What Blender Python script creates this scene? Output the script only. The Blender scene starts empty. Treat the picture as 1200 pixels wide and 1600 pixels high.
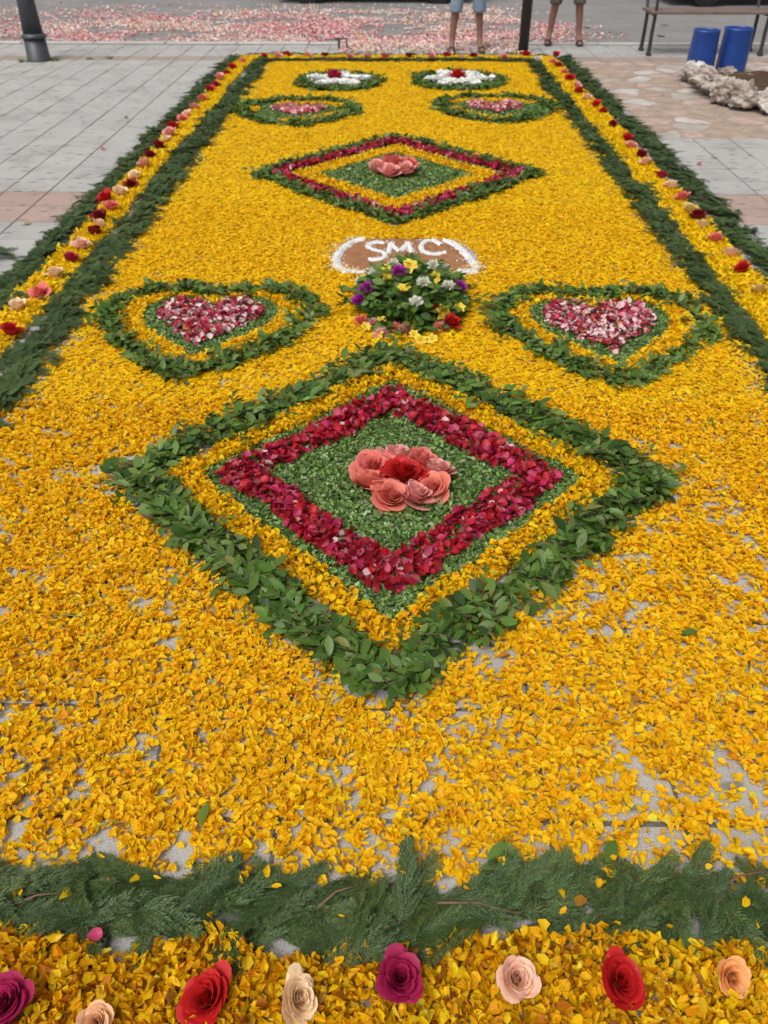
import bpy, math, random
import numpy as np
from mathutils import Matrix, Vector

random.seed(7)
rng = np.random.default_rng(11)
scene = bpy.context.scene
COL = scene.collection
R = math.radians

# ------------------------------------------------------------------ camera
cam_d = bpy.data.cameras.new('camera')
cam = bpy.data.objects.new('camera', cam_d)
COL.objects.link(cam)
cam.location = (0, 0, 1.7)
cam.rotation_euler = (R(90 - 37.954), 0, R(0.723))
cam_d.sensor_fit = 'VERTICAL'
cam_d.sensor_height = 36.0
cam_d.lens = 36.0 * 1250 / 1600
cam_d.clip_start = 0.05
cam_d.clip_end = 1500
cam_d.dof.use_dof = True
cam_d.dof.focus_distance = 1.9
cam_d.dof.aperture_fstop = 5.6
scene.camera = cam

# ------------------------------------------------------------------ sky, sun, exposure
SUN_EL, SUN_AZ = 58.0, 215.0        # elevation, compass bearing (0 = +Y, clockwise)
world = bpy.data.worlds.new('World')
scene.world = world
world.use_nodes = True
wn = world.node_tree
wn.nodes.clear()
sky = wn.nodes.new('ShaderNodeTexSky')
sky.sky_type = 'NISHITA'
sky.sun_disc = False
sky.sun_elevation = R(SUN_EL)
sky.sun_rotation = R(SUN_AZ)
sky.air_density = 1.0
sky.dust_density = 6.0
sky.ozone_density = 0.6
hs = wn.nodes.new('ShaderNodeHueSaturation')
hs.inputs['Saturation'].default_value = 0.14
bg = wn.nodes.new('ShaderNodeBackground')
bg.inputs['Strength'].default_value = 0.13
wo = wn.nodes.new('ShaderNodeOutputWorld')
wn.links.new(sky.outputs[0], hs.inputs['Color'])
wn.links.new(hs.outputs[0], bg.inputs['Color'])
wn.links.new(bg.outputs[0], wo.inputs['Surface'])

sun_d = bpy.data.lights.new('sun', 'SUN')
sun_d.energy = 1.3
sun_d.angle = R(28)
sun_d.color = (1.0, 0.965, 0.92)
sun = bpy.data.objects.new('sun', sun_d)
COL.objects.link(sun)
az, el = R(SUN_AZ), R(SUN_EL)
sdir = Vector((math.sin(az) * math.cos(el), math.cos(az) * math.cos(el), math.sin(el)))
sun.rotation_euler = sdir.to_track_quat('Z', 'Y').to_euler()
sun.location = (0, 0, 30)

vs = scene.view_settings
vs.view_transform = 'Standard'
vs.look = 'None'
vs.exposure = 0.15
vs.gamma = 1.0
vs.use_curve_mapping = False
scene.cycles.max_bounces = 6
scene.cycles.diffuse_bounces = 4
scene.cycles.glossy_bounces = 2
scene.cycles.transmission_bounces = 3
scene.cycles.transparent_max_bounces = 4

# ------------------------------------------------------------------ helpers: objects
def link(o, parent=None):
    COL.objects.link(o)
    if parent is not None:
        o.parent = parent
    return o

def tag(o, label=None, cat=None, group=None, kind=None):
    if label: o['label'] = label
    if cat: o['category'] = cat
    if group: o['group'] = group
    if kind: o['kind'] = kind
    return o

def empty(name, loc=(0, 0, 0), parent=None, rz=0.0):
    o = bpy.data.objects.new(name, None)
    o.empty_display_size = 0.05
    o.location = loc
    o.rotation_euler = (0, 0, rz)
    return link(o, parent)

def mesh_np(name, V, F, mat=None, col=None, smooth=True, attr=None):
    """V (n,3), F (m,3) or (m,4), col (n,3)"""
    V = np.ascontiguousarray(V, dtype=np.float32)
    F = np.ascontiguousarray(F, dtype=np.int32)
    me = bpy.data.meshes.new(name)
    me.vertices.add(len(V))
    me.vertices.foreach_set('co', V.ravel())
    k = F.shape[1]
    me.loops.add(F.size)
    me.loops.foreach_set('vertex_index', F.ravel())
    me.polygons.add(len(F))
    me.polygons.foreach_set('loop_start', np.arange(0, F.size, k, dtype=np.int32))
    me.polygons.foreach_set('loop_total', np.full(len(F), k, dtype=np.int32))
    me.polygons.foreach_set('use_smooth', np.full(len(F), smooth, dtype=bool))
    if col is not None:
        a = me.color_attributes.new('col', 'FLOAT_COLOR', 'POINT')
        c = np.ones((len(V), 4), dtype=np.float32)
        c[:, :3] = col
        a.data.foreach_set('color', c.ravel())
    if attr is not None:
        a = me.attributes.new('edge', 'FLOAT', 'POINT')
        a.data.foreach_set('value', np.ascontiguousarray(attr, dtype=np.float32))
    me.update(calc_edges=True)
    if mat is not None:
        me.materials.append(mat)
    return me

def obj(name, me, parent=None, loc=(0, 0, 0)):
    o = bpy.data.objects.new(name, me)
    o.location = loc
    return link(o, parent)

class MB:
    """collects boxes, tubes, polygons into one mesh"""
    def __init__(self):
        self.v, self.f = [], []
    def add(self, vs_, fs_):
        b = len(self.v)
        self.v += [tuple(map(float, p)) for p in vs_]
        self.f += [tuple(i + b for i in f) for f in fs_]
    def box(self, c, s, rot=None, ch=0.0):
        hx, hy, hz = s[0] / 2, s[1] / 2, s[2] / 2
        if ch <= 0:
            P = [(sx * hx, sy * hy, sz * hz) for sz in (-1, 1) for sy in (-1, 1) for sx in (-1, 1)]
            Fs = [(0, 2, 3, 1), (4, 5, 7, 6), (0, 1, 5, 4), (2, 6, 7, 3), (0, 4, 6, 2), (1, 3, 7, 5)]
        else:
            P, Fs = [], []
            for z, i in ((-hz, ch), (-hz + ch, 0), (hz - ch, 0), (hz, ch)):
                P += [(-hx + i, -hy + i, z), (hx - i, -hy + i, z), (hx - i, hy - i, z), (-hx + i, hy - i, z)]
            for r in range(3):
                for k in range(4):
                    a, b = r * 4 + k, r * 4 + (k + 1) % 4
                    Fs.append((a, b, b + 4, a + 4))
            Fs += [(3, 2, 1, 0), (12, 13, 14, 15)]
        P = [Vector(p) for p in P]
        if rot is not None:
            P = [rot @ p for p in P]
        c = Vector(c)
        self.add([p + c for p in P], Fs)
        return self
    def tube(self, pts, rad, n=8, cap=True):
        pts = [Vector(p) for p in pts]
        rad = list(rad) if hasattr(rad, '__len__') else [rad] * len(pts)
        rings, up = [], None
        for i, p in enumerate(pts):
            t = (pts[min(i + 1, len(pts) - 1)] - pts[max(i - 1, 0)])
            t = t.normalized() if t.length > 1e-9 else Vector((0, 0, 1))
            if up is None:
                up = Vector((1, 0, 0)) if abs(t.x) < 0.9 else Vector((0, 1, 0))
            a = (up - t * up.dot(t)).normalized()
            up = a
            b = t.cross(a)
            rings.append([p + (a * math.cos(2 * math.pi * k / n) + b * math.sin(2 * math.pi * k / n)) * rad[i] for k in range(n)])
        V = [q for r in rings for q in r]
        Fs = []
        for i in range(len(rings) - 1):
            for k in range(n):
                a, b = i * n + k, i * n + (k + 1) % n
                Fs.append((a, b, b + n, a + n))
        if cap:
            Fs.append(tuple(range(n - 1, -1, -1)))
            Fs.append(tuple(range((len(rings) - 1) * n, len(rings) * n)))
        self.add(V, Fs)
        return self
    def build(self, name, mat, parent=None, loc=(0, 0, 0), smooth=False):
        me = bpy.data.meshes.new(name)
        me.from_pydata(self.v, [], self.f)
        if smooth:
            me.polygons.foreach_set('use_smooth', [True] * len(me.polygons))
        me.materials.append(mat)
        return obj(name, me, parent, loc)

# ------------------------------------------------------------------ helpers: noise and rotations
_tab = rng.random((256, 256))
def vnoise(x, y, s, seed=0):
    x = np.asarray(x, float) * s + 37.1 * seed; y = np.asarray(y, float) * s + 91.7 * seed
    xi, yi = np.floor(x).astype(int), np.floor(y).astype(int)
    fx, fy = x - xi, y - yi
    fx, fy = fx * fx * (3 - 2 * fx), fy * fy * (3 - 2 * fy)
    T = lambda a, b: _tab[a & 255, b & 255]
    return (T(xi, yi) * (1 - fx) + T(xi + 1, yi) * fx) * (1 - fy) + (T(xi, yi + 1) * (1 - fx) + T(xi + 1, yi + 1) * fx) * fy

def sstep(a, b, x):
    t = np.clip((np.asarray(x, float) - a) / (b - a), 0, 1)
    return t * t * (3 - 2 * t)

def rot3(yaw, tx, ty):
    n = len(yaw)
    c, s = np.cos(yaw), np.sin(yaw)
    Z = np.zeros((n, 3, 3)); Z[:, 0, 0] = c; Z[:, 0, 1] = -s; Z[:, 1, 0] = s; Z[:, 1, 1] = c; Z[:, 2, 2] = 1
    c, s = np.cos(tx), np.sin(tx)
    X = np.zeros((n, 3, 3)); X[:, 0, 0] = 1; X[:, 1, 1] = c; X[:, 1, 2] = -s; X[:, 2, 1] = s; X[:, 2, 2] = c
    c, s = np.cos(ty), np.sin(ty)
    Y = np.zeros((n, 3, 3)); Y[:, 1, 1] = 1; Y[:, 0, 0] = c; Y[:, 0, 2] = s; Y[:, 2, 0] = -s; Y[:, 2, 2] = c
    return Z @ Y @ X

# ------------------------------------------------------------------ helpers: materials
def new_mat(name):
    m = bpy.data.materials.new(name)
    m.use_nodes = True
    nt = m.node_tree
    return m, nt, nt.nodes['Principled BSDF'], nt.nodes['Material Output']

def N(nt, t, **kw):
    n = nt.nodes.new(t)
    for k, v in kw.items():
        setattr(n, k, v)
    return n

def ramp(nt, fac, stops):
    n = nt.nodes.new('ShaderNodeValToRGB')
    e = n.color_ramp.elements
    while len(e) < len(stops):
        e.new(0.5)
    for i, (p, c) in enumerate(stops):
        e[i].position = p
        e[i].color = (*c, 1) if len(c) == 3 else c
    nt.links.new(fac, n.inputs['Fac'])
    return n.outputs['Color']

def mix(nt, fac, a, b, mode='MIX'):
    n = nt.nodes.new('ShaderNodeMix')
    n.data_type = 'RGBA'
    n.blend_type = mode
    for s, v in ((0, fac), (6, a), (7, b)):
        if hasattr(v, 'is_linked'):
            nt.links.new(v, n.inputs[s])
        else:
            n.inputs[s].default_value = v if s == 0 else (*v, 1)
    return n.outputs[2]

def noise(nt, vec, scale, detail=4, rough=0.6):
    n = nt.nodes.new('ShaderNodeTexNoise')
    n.inputs['Scale'].default_value = scale
    n.inputs['Detail'].default_value = detail
    n.inputs['Roughness'].default_value = rough
    if vec is not None:
        nt.links.new(vec, n.inputs['Vector'])
    return n.outputs['Fac']

def bump(nt, b, height, strength, dist=0.01):
    n = nt.nodes.new('ShaderNodeBump')
    n.inputs['Strength'].default_value = strength
    n.inputs['Distance'].default_value = dist
    nt.links.new(height, n.inputs['Height'])
    nt.links.new(n.outputs[0], b.inputs['Normal'])

def world_pos(nt):
    return nt.nodes.new('ShaderNodeNewGeometry').outputs['Position']

def attr_mat(name, rough=0.55, spec=0.3, transl=0.25, vein=0.0, tint=(1, 1, 1)):
    """petal / leaf: colour from the 'col' attribute, some light shining through"""
    m, nt, b, out = new_mat(name)
    a = N(nt, 'ShaderNodeAttribute', attribute_name='col')
    c = a.outputs['Color']
    nz = noise(nt, world_pos(nt), 260, 2)
    c = mix(nt, 1.0, c, ramp(nt, nz, [(0.25, (0.78, 0.78, 0.78)), (0.75, (1.12, 1.12, 1.12))]), 'MULTIPLY')
    if tint != (1, 1, 1):
        c = mix(nt, 1.0, c, tint, 'MULTIPLY')
    nt.links.new(c, b.inputs['Base Color'])
    b.inputs['Roughness'].default_value = rough
    b.inputs['Specular IOR Level'].default_value = spec
    if vein:
        bump(nt, b, noise(nt, world_pos(nt), 420, 2), vein, 0.002)
    if transl:
        t = N(nt, 'ShaderNodeBsdfTranslucent')
        nt.links.new(c, t.inputs['Color'])
        ms = N(nt, 'ShaderNodeMixShader')
        ms.inputs[0].default_value = transl
        nt.links.new(b.outputs[0], ms.inputs[1])
        nt.links.new(t.outputs[0], ms.inputs[2])
        nt.links.new(ms.outputs[0], out.inputs['Surface'])
    return m

def plain_mat(name, c1, c2, scale=8, rough=0.6, spec=0.5, bmp=0.0, bscale=60, metal=0.0, bdist=0.005):
    m, nt, b, out = new_mat(name)
    p = world_pos(nt)
    nt.links.new(ramp(nt, noise(nt, p, scale, 5), [(0.3, c1), (0.7, c2)]), b.inputs['Base Color'])
    b.inputs['Roughness'].default_value = rough
    b.inputs['Specular IOR Level'].default_value = spec
    b.inputs['Metallic'].default_value = metal
    if bmp:
        bump(nt, b, noise(nt, p, bscale, 5), bmp, bdist)
    return m

def slab_mat(name, lo, hi, dash=True):
    m, nt, b, out = new_mat(name)
    p = world_pos(nt)
    oi = N(nt, 'ShaderNodeObjectInfo').outputs['Random']
    ri = N(nt, 'ShaderNodeNewGeometry').outputs['Random Per Island']
    add = N(nt, 'ShaderNodeMath', operation='ADD')
    nt.links.new(oi, add.inputs[0]); nt.links.new(ri, add.inputs[1])
    fr = N(nt, 'ShaderNodeMath', operation='FRACT')
    nt.links.new(add.outputs[0], fr.inputs[0])
    base = ramp(nt, fr.outputs[0], [(0.0, lo), (1.0, hi)])
    big = ramp(nt, noise(nt, p, 2.6, 7, .68), [(0.3, (0.78, 0.77, 0.75)), (0.5, (1, 1, 1)), (0.75, (1.07, 1.07, 1.07))])
    c = mix(nt, 1.0, base, big, 'MULTIPLY')
    grit = ramp(nt, noise(nt, p, 330, 3, 0.7), [(0.36, (0.52, 0.5, 0.49)), (0.52, (1, 1, 1)), (0.72, (1.3, 1.3, 1.32))])
    c = mix(nt, 0.85, c, grit, 'MULTIPLY')
    if dash:      # short pits pressed into the slab face
        mp = N(nt, 'ShaderNodeMapping')
        mp.inputs['Rotation'].default_value = (0, 0, R(55))
        mp.inputs['Scale'].default_value = (7, 17, 1)
        nt.links.new(p, mp.inputs['Vector'])
        v = N(nt, 'ShaderNodeTexVoronoi')
        v.inputs['Scale'].default_value = 1.0
        nt.links.new(mp.outputs[0], v.inputs['Vector'])
        d = ramp(nt, v.outputs['Distance'], [(0.0, (1, 1, 1)), (0.2, (0.7, 0.7, 0.7)), (0.3, (0, 0, 0))])
        k = ramp(nt, noise(nt, p, 14, 2), [(0.40, (0, 0, 0)), (0.52, (0.85, 0.85, 0.85))])
        dd = N(nt, 'ShaderNodeMath', operation='MULTIPLY')
        nt.links.new(d, dd.inputs[0]); nt.links.new(k, dd.inputs[1])
        c = mix(nt, dd.outputs[0], c, (0.11, 0.105, 0.1))
    nt.links.new(c, b.inputs['Base Color'])
    b.inputs['Roughness'].default_value = 0.85
    b.inputs['Specular IOR Level'].default_value = 0.25
    bump(nt, b, noise(nt, p, 260, 4, 0.7), 0.5, 0.004)
    return m

M_petal = attr_mat('broom_petal', 0.55, 0.2, 0.42, 0.1)
M_rosepetal = attr_mat('loose_rose_petal', 0.45, 0.35, 0.22, 0.2)
M_leaf = attr_mat('privet_leaf', 0.42, 0.3, 0.22, 0.3)
M_chop = attr_mat('chopped_leaf', 0.38, 0.5, 0.2)
M_cyp = attr_mat('cypress_foliage', 0.5, 0.35, 0.08)
def _vary(m):      # each branch a little lighter, darker or browner than the next
    nt = m.node_tree
    oi = N(nt, 'ShaderNodeObjectInfo').outputs['Random']
    rc = ramp(nt, oi, [(0.0, (0.74, 0.77, 0.74)), (0.5, (1, 1, 1)), (0.92, (1.2, 1.16, 1.05)), (1.0, (1.6, 1.15, 0.9))])
    b = nt.nodes['Principled BSDF']
    src = b.inputs['Base Color'].links[0].from_socket
    nt.links.new(mix(nt, 1.0, src, rc, 'MULTIPLY'), b.inputs['Base Color'])
_vary(M_cyp)
M_stem = plain_mat('woody_stem', (0.09, 0.06, 0.035), (0.2, 0.12, 0.08), 40, 0.8, 0.2)
M_gstem = plain_mat('green_stem', (0.1, 0.17, 0.05), (0.19, 0.26, 0.09), 40, 0.6, 0.3)
M_slab = slab_mat('grey_slab', (0.378, 0.369, 0.357), (0.407, 0.398, 0.383))
M_pink = slab_mat('pink_slab', (0.365, 0.261, 0.224), (0.398, 0.290, 0.253))
M_tan = slab_mat('tan_slab', (0.307, 0.249, 0.207), (0.357, 0.290, 0.249))
M_joint = plain_mat('joint_mortar', (0.085, 0.075, 0.065), (0.17, 0.155, 0.14), 60, 0.95, 0.1, 0.4, 200)
M_kerb = slab_mat('kerb_stone', (0.415, 0.398, 0.382), (0.498, 0.473, 0.448), False)
M_road = plain_mat('asphalt', (0.178, 0.170, 0.166), (0.237, 0.228, 0.222), 1.3, 0.9, 0.25, 0.5, 120, 0, 0.008)
M_soil = plain_mat('brown_soil', (0.058, 0.035, 0.021), (0.104, 0.066, 0.042), 6, 0.95, 0.1, 0.6, 40, 0, 0.02)

def two_tone(name, base, edge, rough=0.5, transl=0.24):
    m, nt, b, out = new_mat(name)
    a = N(nt, 'ShaderNodeAttribute', attribute_name='edge')
    c = ramp(nt, a.outputs['Fac'], [(0.0, base), (1.0, edge)])
    nz = noise(nt, world_pos(nt), 120, 3)
    c = mix(nt, 1.0, c, ramp(nt, nz, [(0.3, (0.82, 0.82, 0.82)), (0.7, (1.1, 1.1, 1.1))]), 'MULTIPLY')
    nt.links.new(c, b.inputs['Base Color'])
    b.inputs['Roughness'].default_value = rough
    b.inputs['Specular IOR Level'].default_value = 0.3
    b.inputs['Sheen Weight'].default_value = 0.0
    bump(nt, b, noise(nt, world_pos(nt), 300, 2), 0.2, 0.002)
    t = N(nt, 'ShaderNodeBsdfTranslucent')
    nt.links.new(c, t.inputs['Color'])
    ms = N(nt, 'ShaderNodeMixShader')
    ms.inputs[0].default_value = transl
    nt.links.new(b.outputs[0], ms.inputs[1]); nt.links.new(t.outputs[0], ms.inputs[2])
    nt.links.new(ms.outputs[0], out.inputs['Surface'])
    return m

ROSE = {
    'red': two_tone('rose_red', (0.365, 0.005, 0.009), (0.574, 0.017, 0.017)),
    'crimson': two_tone('rose_crimson', (0.287, 0.007, 0.026), (0.435, 0.017, 0.061)),
    'darkred': two_tone('rose_dark_red', (0.113, 0.003, 0.007), (0.261, 0.009, 0.017)),
    'magenta': two_tone('rose_magenta', (0.226, 0.005, 0.039), (0.392, 0.016, 0.087)),
    'coral': two_tone('rose_coral', (0.68, 0.08, 0.06), (0.8, 0.235, 0.2)),
    'pink': two_tone('rose_pink', (0.68, 0.14, 0.13), (0.86, 0.42, 0.37)),
    'blush': two_tone('rose_blush', (0.84, 0.36, 0.17), (0.9, 0.61, 0.47)),
    'peach': two_tone('rose_peach', (0.84, 0.34, 0.1), (0.92, 0.6, 0.36)),
    'cream': two_tone('rose_cream', (0.85, 0.48, 0.2), (0.92, 0.72, 0.48)),
    'apricot': two_tone('rose_apricot', (0.88, 0.31, 0.07), (0.92, 0.49, 0.2)),
    'white': two_tone('rose_white', (0.696, 0.661, 0.522), (0.766, 0.748, 0.696)),
    'paleyellow': two_tone('rose_pale_yellow', (0.696, 0.435, 0.070), (0.766, 0.592, 0.226)),
    'salmon': two_tone('rose_salmon', (0.7, 0.085, 0.05), (0.82, 0.27, 0.2)),
}
COLOUR_WORD = {'red': 'bright red', 'crimson': 'crimson', 'darkred': 'dark red', 'magenta': 'magenta', 'coral': 'coral pink',
               'pink': 'pink', 'blush': 'blush pink', 'peach': 'peach', 'cream': 'cream', 'apricot': 'apricot', 'white': 'white',
               'paleyellow': 'pale yellow', 'salmon': 'salmon'}

# ------------------------------------------------------------------ the setting: ground, road, kerb, paving
def plane(name, x0, x1, y0, y1, z, mat, kind='structure', nx=1, ny=1):
    xs, ys = np.linspace(x0, x1, nx + 1), np.linspace(y0, y1, ny + 1)
    X, Y = np.meshgrid(xs, ys)
    V = np.stack([X.ravel(), Y.ravel(), np.full(X.size, z)], 1)
    F = [(j * (nx + 1) + i, j * (nx + 1) + i + 1, (j + 1) * (nx + 1) + i + 1, (j + 1) * (nx + 1) + i) for j in range(ny) for i in range(nx)]
    o = obj(name, mesh_np(name, V, F, mat, smooth=False))
    tag(o, kind=kind)
    return o

road = plane('road', -400, 400, -400, 600, -0.10, M_road)
tag(road, 'grey asphalt street beyond the kerb', 'road')

PX0, PX1, PY0, PY1 = -8.4, 8.4, -2.5, 12.70
mb = MB()
mb.box(((PX0 + PX1) / 2, (PY0 + PY1) / 2, -0.0555), (PX1 - PX0, PY1 - PY0, 0.104))      # mortar bed, top at -0.0035
paving = mb.build('plaza_paving', M_joint)
tag(paving, 'grey square concrete slabs paving the plaza', 'paving', kind='structure')

PIT_X, PIT_Y = 0.3137, 0.322
def slab_mesh(name, mat):
    b = MB()
    hx, hy = PIT_X / 2 - 0.0048, PIT_Y / 2 - 0.0062
    P, Fs = [], []
    for z, i in ((-0.012, 0), (-0.0022, 0), (0.0, 0.003)):
        P += [(-hx + i, -hy + i, z), (hx - i, -hy + i, z), (hx - i, hy - i, z), (-hx + i, hy - i, z)]
    for r in range(2):
        for k in range(4):
            a, c = r * 4 + k, r * 4 + (k + 1) % 4
            Fs.append((a, c, c + 4, a + 4))
    Fs.append((8, 9, 10, 11))
    b.add(P, Fs)
    me = bpy.data.meshes.new(name)
    me.from_pydata(b.v, [], b.f)
    me.materials.append(mat)
    return me, np.array(P), np.array(Fs)

def slab_kind(yc):
    if 5.21 < yc < 5.86: return 1
    if 11.33 < yc < 11.67: return 2
    return 0

SL = [slab_mesh('paving_slab', m) for m in (M_slab, M_pink, M_tan)]
cand = []
for i in range(-18, 40):
    xc = -2.77 + (i + 0.5) * PIT_X
    if not (PX0 + 0.16 < xc < PX1 - 0.16): continue
    for j in range(-26, 22):
        yc = 5.85 + (j + 0.5) * PIT_Y
        if not (PY0 + 0.17 < yc < PY1 - 0.17 + 0.02): continue
        if xc > 2.24 and 7.41 < yc < 11.25: continue            # irregular stones there
        hw = 0.48 * (0.615 * 1.7 + 0.79 * max(yc, 0.3)) + 0.2
        vis = abs(xc - 0.01) < hw and yc > 0.5
        free = xc < -2.05 or xc > 2.15 or yc > 11.7
        near = yc < 2.5
        cand.append((xc, yc, vis and (free or near)))
vis_c = sorted([c for c in cand if c[2]], key=lambda c: c[1])[:300]
vset = {(c[0], c[1]) for c in vis_c}
for xc, yc, _ in vis_c:
    o = obj('paving_slab', SL[slab_kind(yc)][0], paving, (xc, yc, random.uniform(-0.0012, 0.0012)))
    o.rotation_euler = (random.gauss(0, 0.0022), random.gauss(0, 0.0022), random.gauss(0, 0.002))
for kk, nm in ((0, 'paving_slabs'), (1, 'pink_paving_slabs'), (2, 'tan_paving_slabs')):
    rest = [(x, y) for x, y, _ in cand if (x, y) not in vset and slab_kind(y) == kk]
    if rest:
        P0, F0 = SL[kk][1], SL[kk][2]
        ctr = np.array([(x, y, random.uniform(-0.0012, 0.0012)) for x, y in rest])
        V = (P0[None] + ctr[:, None]).reshape(-1, 3)
        F = (F0[None] + (np.arange(len(rest)) * 12)[:, None, None]).reshape(-1, 4)
        tag(obj(nm, mesh_np(nm, V, F, (M_slab, M_pink, M_tan)[kk], smooth=False), paving), kind='stuff')

# kerb stones between plaza and street
kerb = empty('kerb', (0, 12.78, 0))
tag(kerb, 'pale stone kerb along the street edge', 'kerb', kind='structure')
kb = MB(); kb.box((0, 0, 0), (0.985, 0.16, 0.2), ch=0.012)
kme = bpy.data.meshes.new('kerb_stone'); kme.from_pydata(kb.v, [], kb.f); kme.materials.append(M_kerb)
for i in range(-8, 9):
    o = obj('kerb_stone', kme, kerb, (i + 0.3, random.uniform(-.004, .004), -0.09 + random.uniform(-.003, .003)))

# irregular stone paving round the planter
def clip_poly(poly, px, py, nx, ny):
    out = []
    for k in range(len(poly)):
        a, b = poly[k], poly[(k + 1) % len(poly)]
        da = (a[0] - px) * nx + (a[1] - py) * ny
        db = (b[0] - px) * nx + (b[1] - py) * ny
        if da <= 0: out.append(a)
        if (da < 0 < db) or (db < 0 < da):
            t = da / (da - db)
            out.append((a[0] + (b[0] - a[0]) * t, a[1] + (b[1] - a[1]) * t))
    return out

stone_mats = [plain_mat('flagstone_tan', (0.249, 0.178, 0.137), (0.415, 0.324, 0.257), 7, 0.8, 0.3, 0.4, 50),
              plain_mat('flagstone_pale', (0.332, 0.299, 0.266), (0.531, 0.498, 0.457), 7, 0.75, 0.3, 0.4, 50),
              plain_mat('flagstone_pink', (0.299, 0.207, 0.166), (0.465, 0.357, 0.307), 7, 0.8, 0.3, 0.4, 50),
              plain_mat('flagstone_grey', (0.282, 0.249, 0.216), (0.415, 0.382, 0.340), 7, 0.8, 0.3, 0.4, 50)]
M_cmort = plain_mat('stone_mortar', (0.274, 0.207, 0.166), (0.365, 0.290, 0.232), 9, 0.95, 0.1, 0.5, 90)
CX0, CX1, CY0, CY1 = 2.235, 8.2, 7.44, 11.30
crazy = MB().box(((CX0 + CX1) / 2, (CY0 + CY1) / 2, -0.022), (CX1 - CX0, CY1 - CY0, 0.042)).build('stone_paving', M_cmort)
tag(crazy, 'irregular tan and white flagstones set in mortar by the planter', 'paving', kind='structure')
seeds = []
for i in range(13):
    for j in range(14):
        seeds.append((CX0 + (i + 0.5 + random.uniform(-.45, .45)) * 0.30, CY0 + (j + 0.5 + random.uniform(-.45, .45)) * 0.276))
for a, s in enumerate(seeds):
    poly = [(s[0] - .6, s[1] - .6), (s[0] + .6, s[1] - .6), (s[0] + .6, s[1] + .6), (s[0] - .6, s[1] + .6)]
    for b, q in enumerate(seeds):
        if a == b or abs(q[0] - s[0]) > 1 or abs(q[1] - s[1]) > 1: continue
        mx, my = (s[0] + q[0]) / 2, (s[1] + q[1]) / 2
        nx, ny = q[0] - s[0], q[1] - s[1]
        l = math.hypot(nx, ny); nx /= l; ny /= l
        g = random.uniform(0.008, 0.045)
        poly = clip_poly(poly, mx - nx * g, my - ny * g, nx, ny)
    for (px_, py_, nx, ny) in ((CX0 + .01, 0, -1, 0), (6.15, 0, 1, 0), (0, CY0 + .01, 0, -1), (0, CY1 - .01, 0, 1)):
        poly = clip_poly(poly, px_, py_, nx, ny)
    if len(poly) < 3: continue
    if 3.55 < s[0] < 5.1 and 8.8 < s[1] < 9.8: continue
    cx = sum(p[0] for p in poly) / len(poly); cy = sum(p[1] for p in poly) / len(poly)
    # round the corners a little
    rp = []
    for k in range(len(poly)):
        p, q = poly[k], poly[(k + 1) % len(poly)]
        for t in (0.14, 0.4, 0.66, 0.88):
            rp.append((p[0] + (q[0] - p[0]) * t + random.gauss(0, .007), p[1] + (q[1] - p[1]) * t + random.gauss(0, .007)))
    n = len(rp)
    zt = random.uniform(0.001, 0.0055)
    V = [(x - cx, y - cy, -0.008) for x, y in rp] + [(x - cx, y - cy, zt - 0.002) for x, y in rp] + [((x - cx) * .95, (y - cy) * .95, zt) for x, y in rp]
    Fs = []
    for r in range(2):
        for k in range(n):
            Fs.append((r * n + k, r * n + (k + 1) % n, (r + 1) * n + (k + 1) % n, (r + 1) * n + k))
    Fs.append(tuple(range(2 * n, 3 * n)))
    b = MB(); b.add(V, Fs)
    b.build('flagstone', random.choices(stone_mats, (5, 1.8, 3, 2.5))[0], crazy, (cx, cy, 0.0))

# ------------------------------------------------------------------ petal and leaf shapes
def petal_shape(L, W, cup, bend, twist, nu=4, seed=0):
    """broom petal: grid of nu x 3, tapered at both ends"""
    r = np.random.default_rng(seed)
    V = []
    for i in range(nu):
        u = i / (nu - 1)
        w = W * (0.22 + 0.78 * math.sin(math.pi * min(1, 0.12 + 0.8 * u ** 0.85)) ** 0.8) * (1 if i < nu - 1 else 0.6)
        for v in (-1, 0, 1):
            x = (u - 0.5) * L
            y = v * w / 2 + r.normal(0, 0.04) * W
            z = cup * abs(v) * w + bend * (u - 0.5) ** 2 * L + twist * v * (u - 0.5) * W + r.normal(0, 0.03) * W
            V.append((x, y, z))
    F = []
    for i in range(nu - 1):
        for k in range(2):
            a = i * 3 + k
            F.append((a, a + 3, a + 4, a + 1))
    return np.array(V), np.array(F)

def tri(F):
    return np.array([t for q in F for t in ((q[0], q[1], q[2]), (q[0], q[2], q[3]))])

def petal_kind(seed, nu):
    r = random.Random(seed)
    k = seed % 3
    if k == 0:   # broad standard
        return petal_shape(r.uniform(.85, 1.1), r.uniform(.7, .95), r.uniform(.1, .5), r.uniform(-.3, .9), r.uniform(-.4, .4), nu, seed)
    if k == 1:   # narrow wing
        return petal_shape(r.uniform(.8, 1.05), r.uniform(.34, .52), r.uniform(.15, .6), r.uniform(-.6, .8), r.uniform(-.7, .7), nu, seed)
    return petal_shape(r.uniform(.8, 1.1), r.uniform(.5, .7), r.uniform(.6, 1.2), r.uniform(-.2, .7), r.uniform(-.3, .3), nu, seed)   # folded keel
HI = [petal_kind(s, 4) for s in range(18)]
MD = [petal_kind(s + 30, 3) for s in range(18)]
MD_V, MD_F = np.array([h[0] for h in MD]), MD[0][1]
FL_V = np.array([[(-.5, -.22, 0), (.3, -.4, .12), (.5, .2, .0), (-.3, .36, .14)], [(-.5, -.1, .1), (.2, -.42, 0), (.5, .1, .12), (-.1, .4, 0)], [(-.45, -.3, .08), (.45, -.3, 0), (.5, .28, .1), (-.4, .3, 0)]], float)
FL_F = np.array([(0, 1, 2, 3)])
HI_V, HI_F = np.array([h[0] for h in HI]), HI[0][1]
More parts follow.
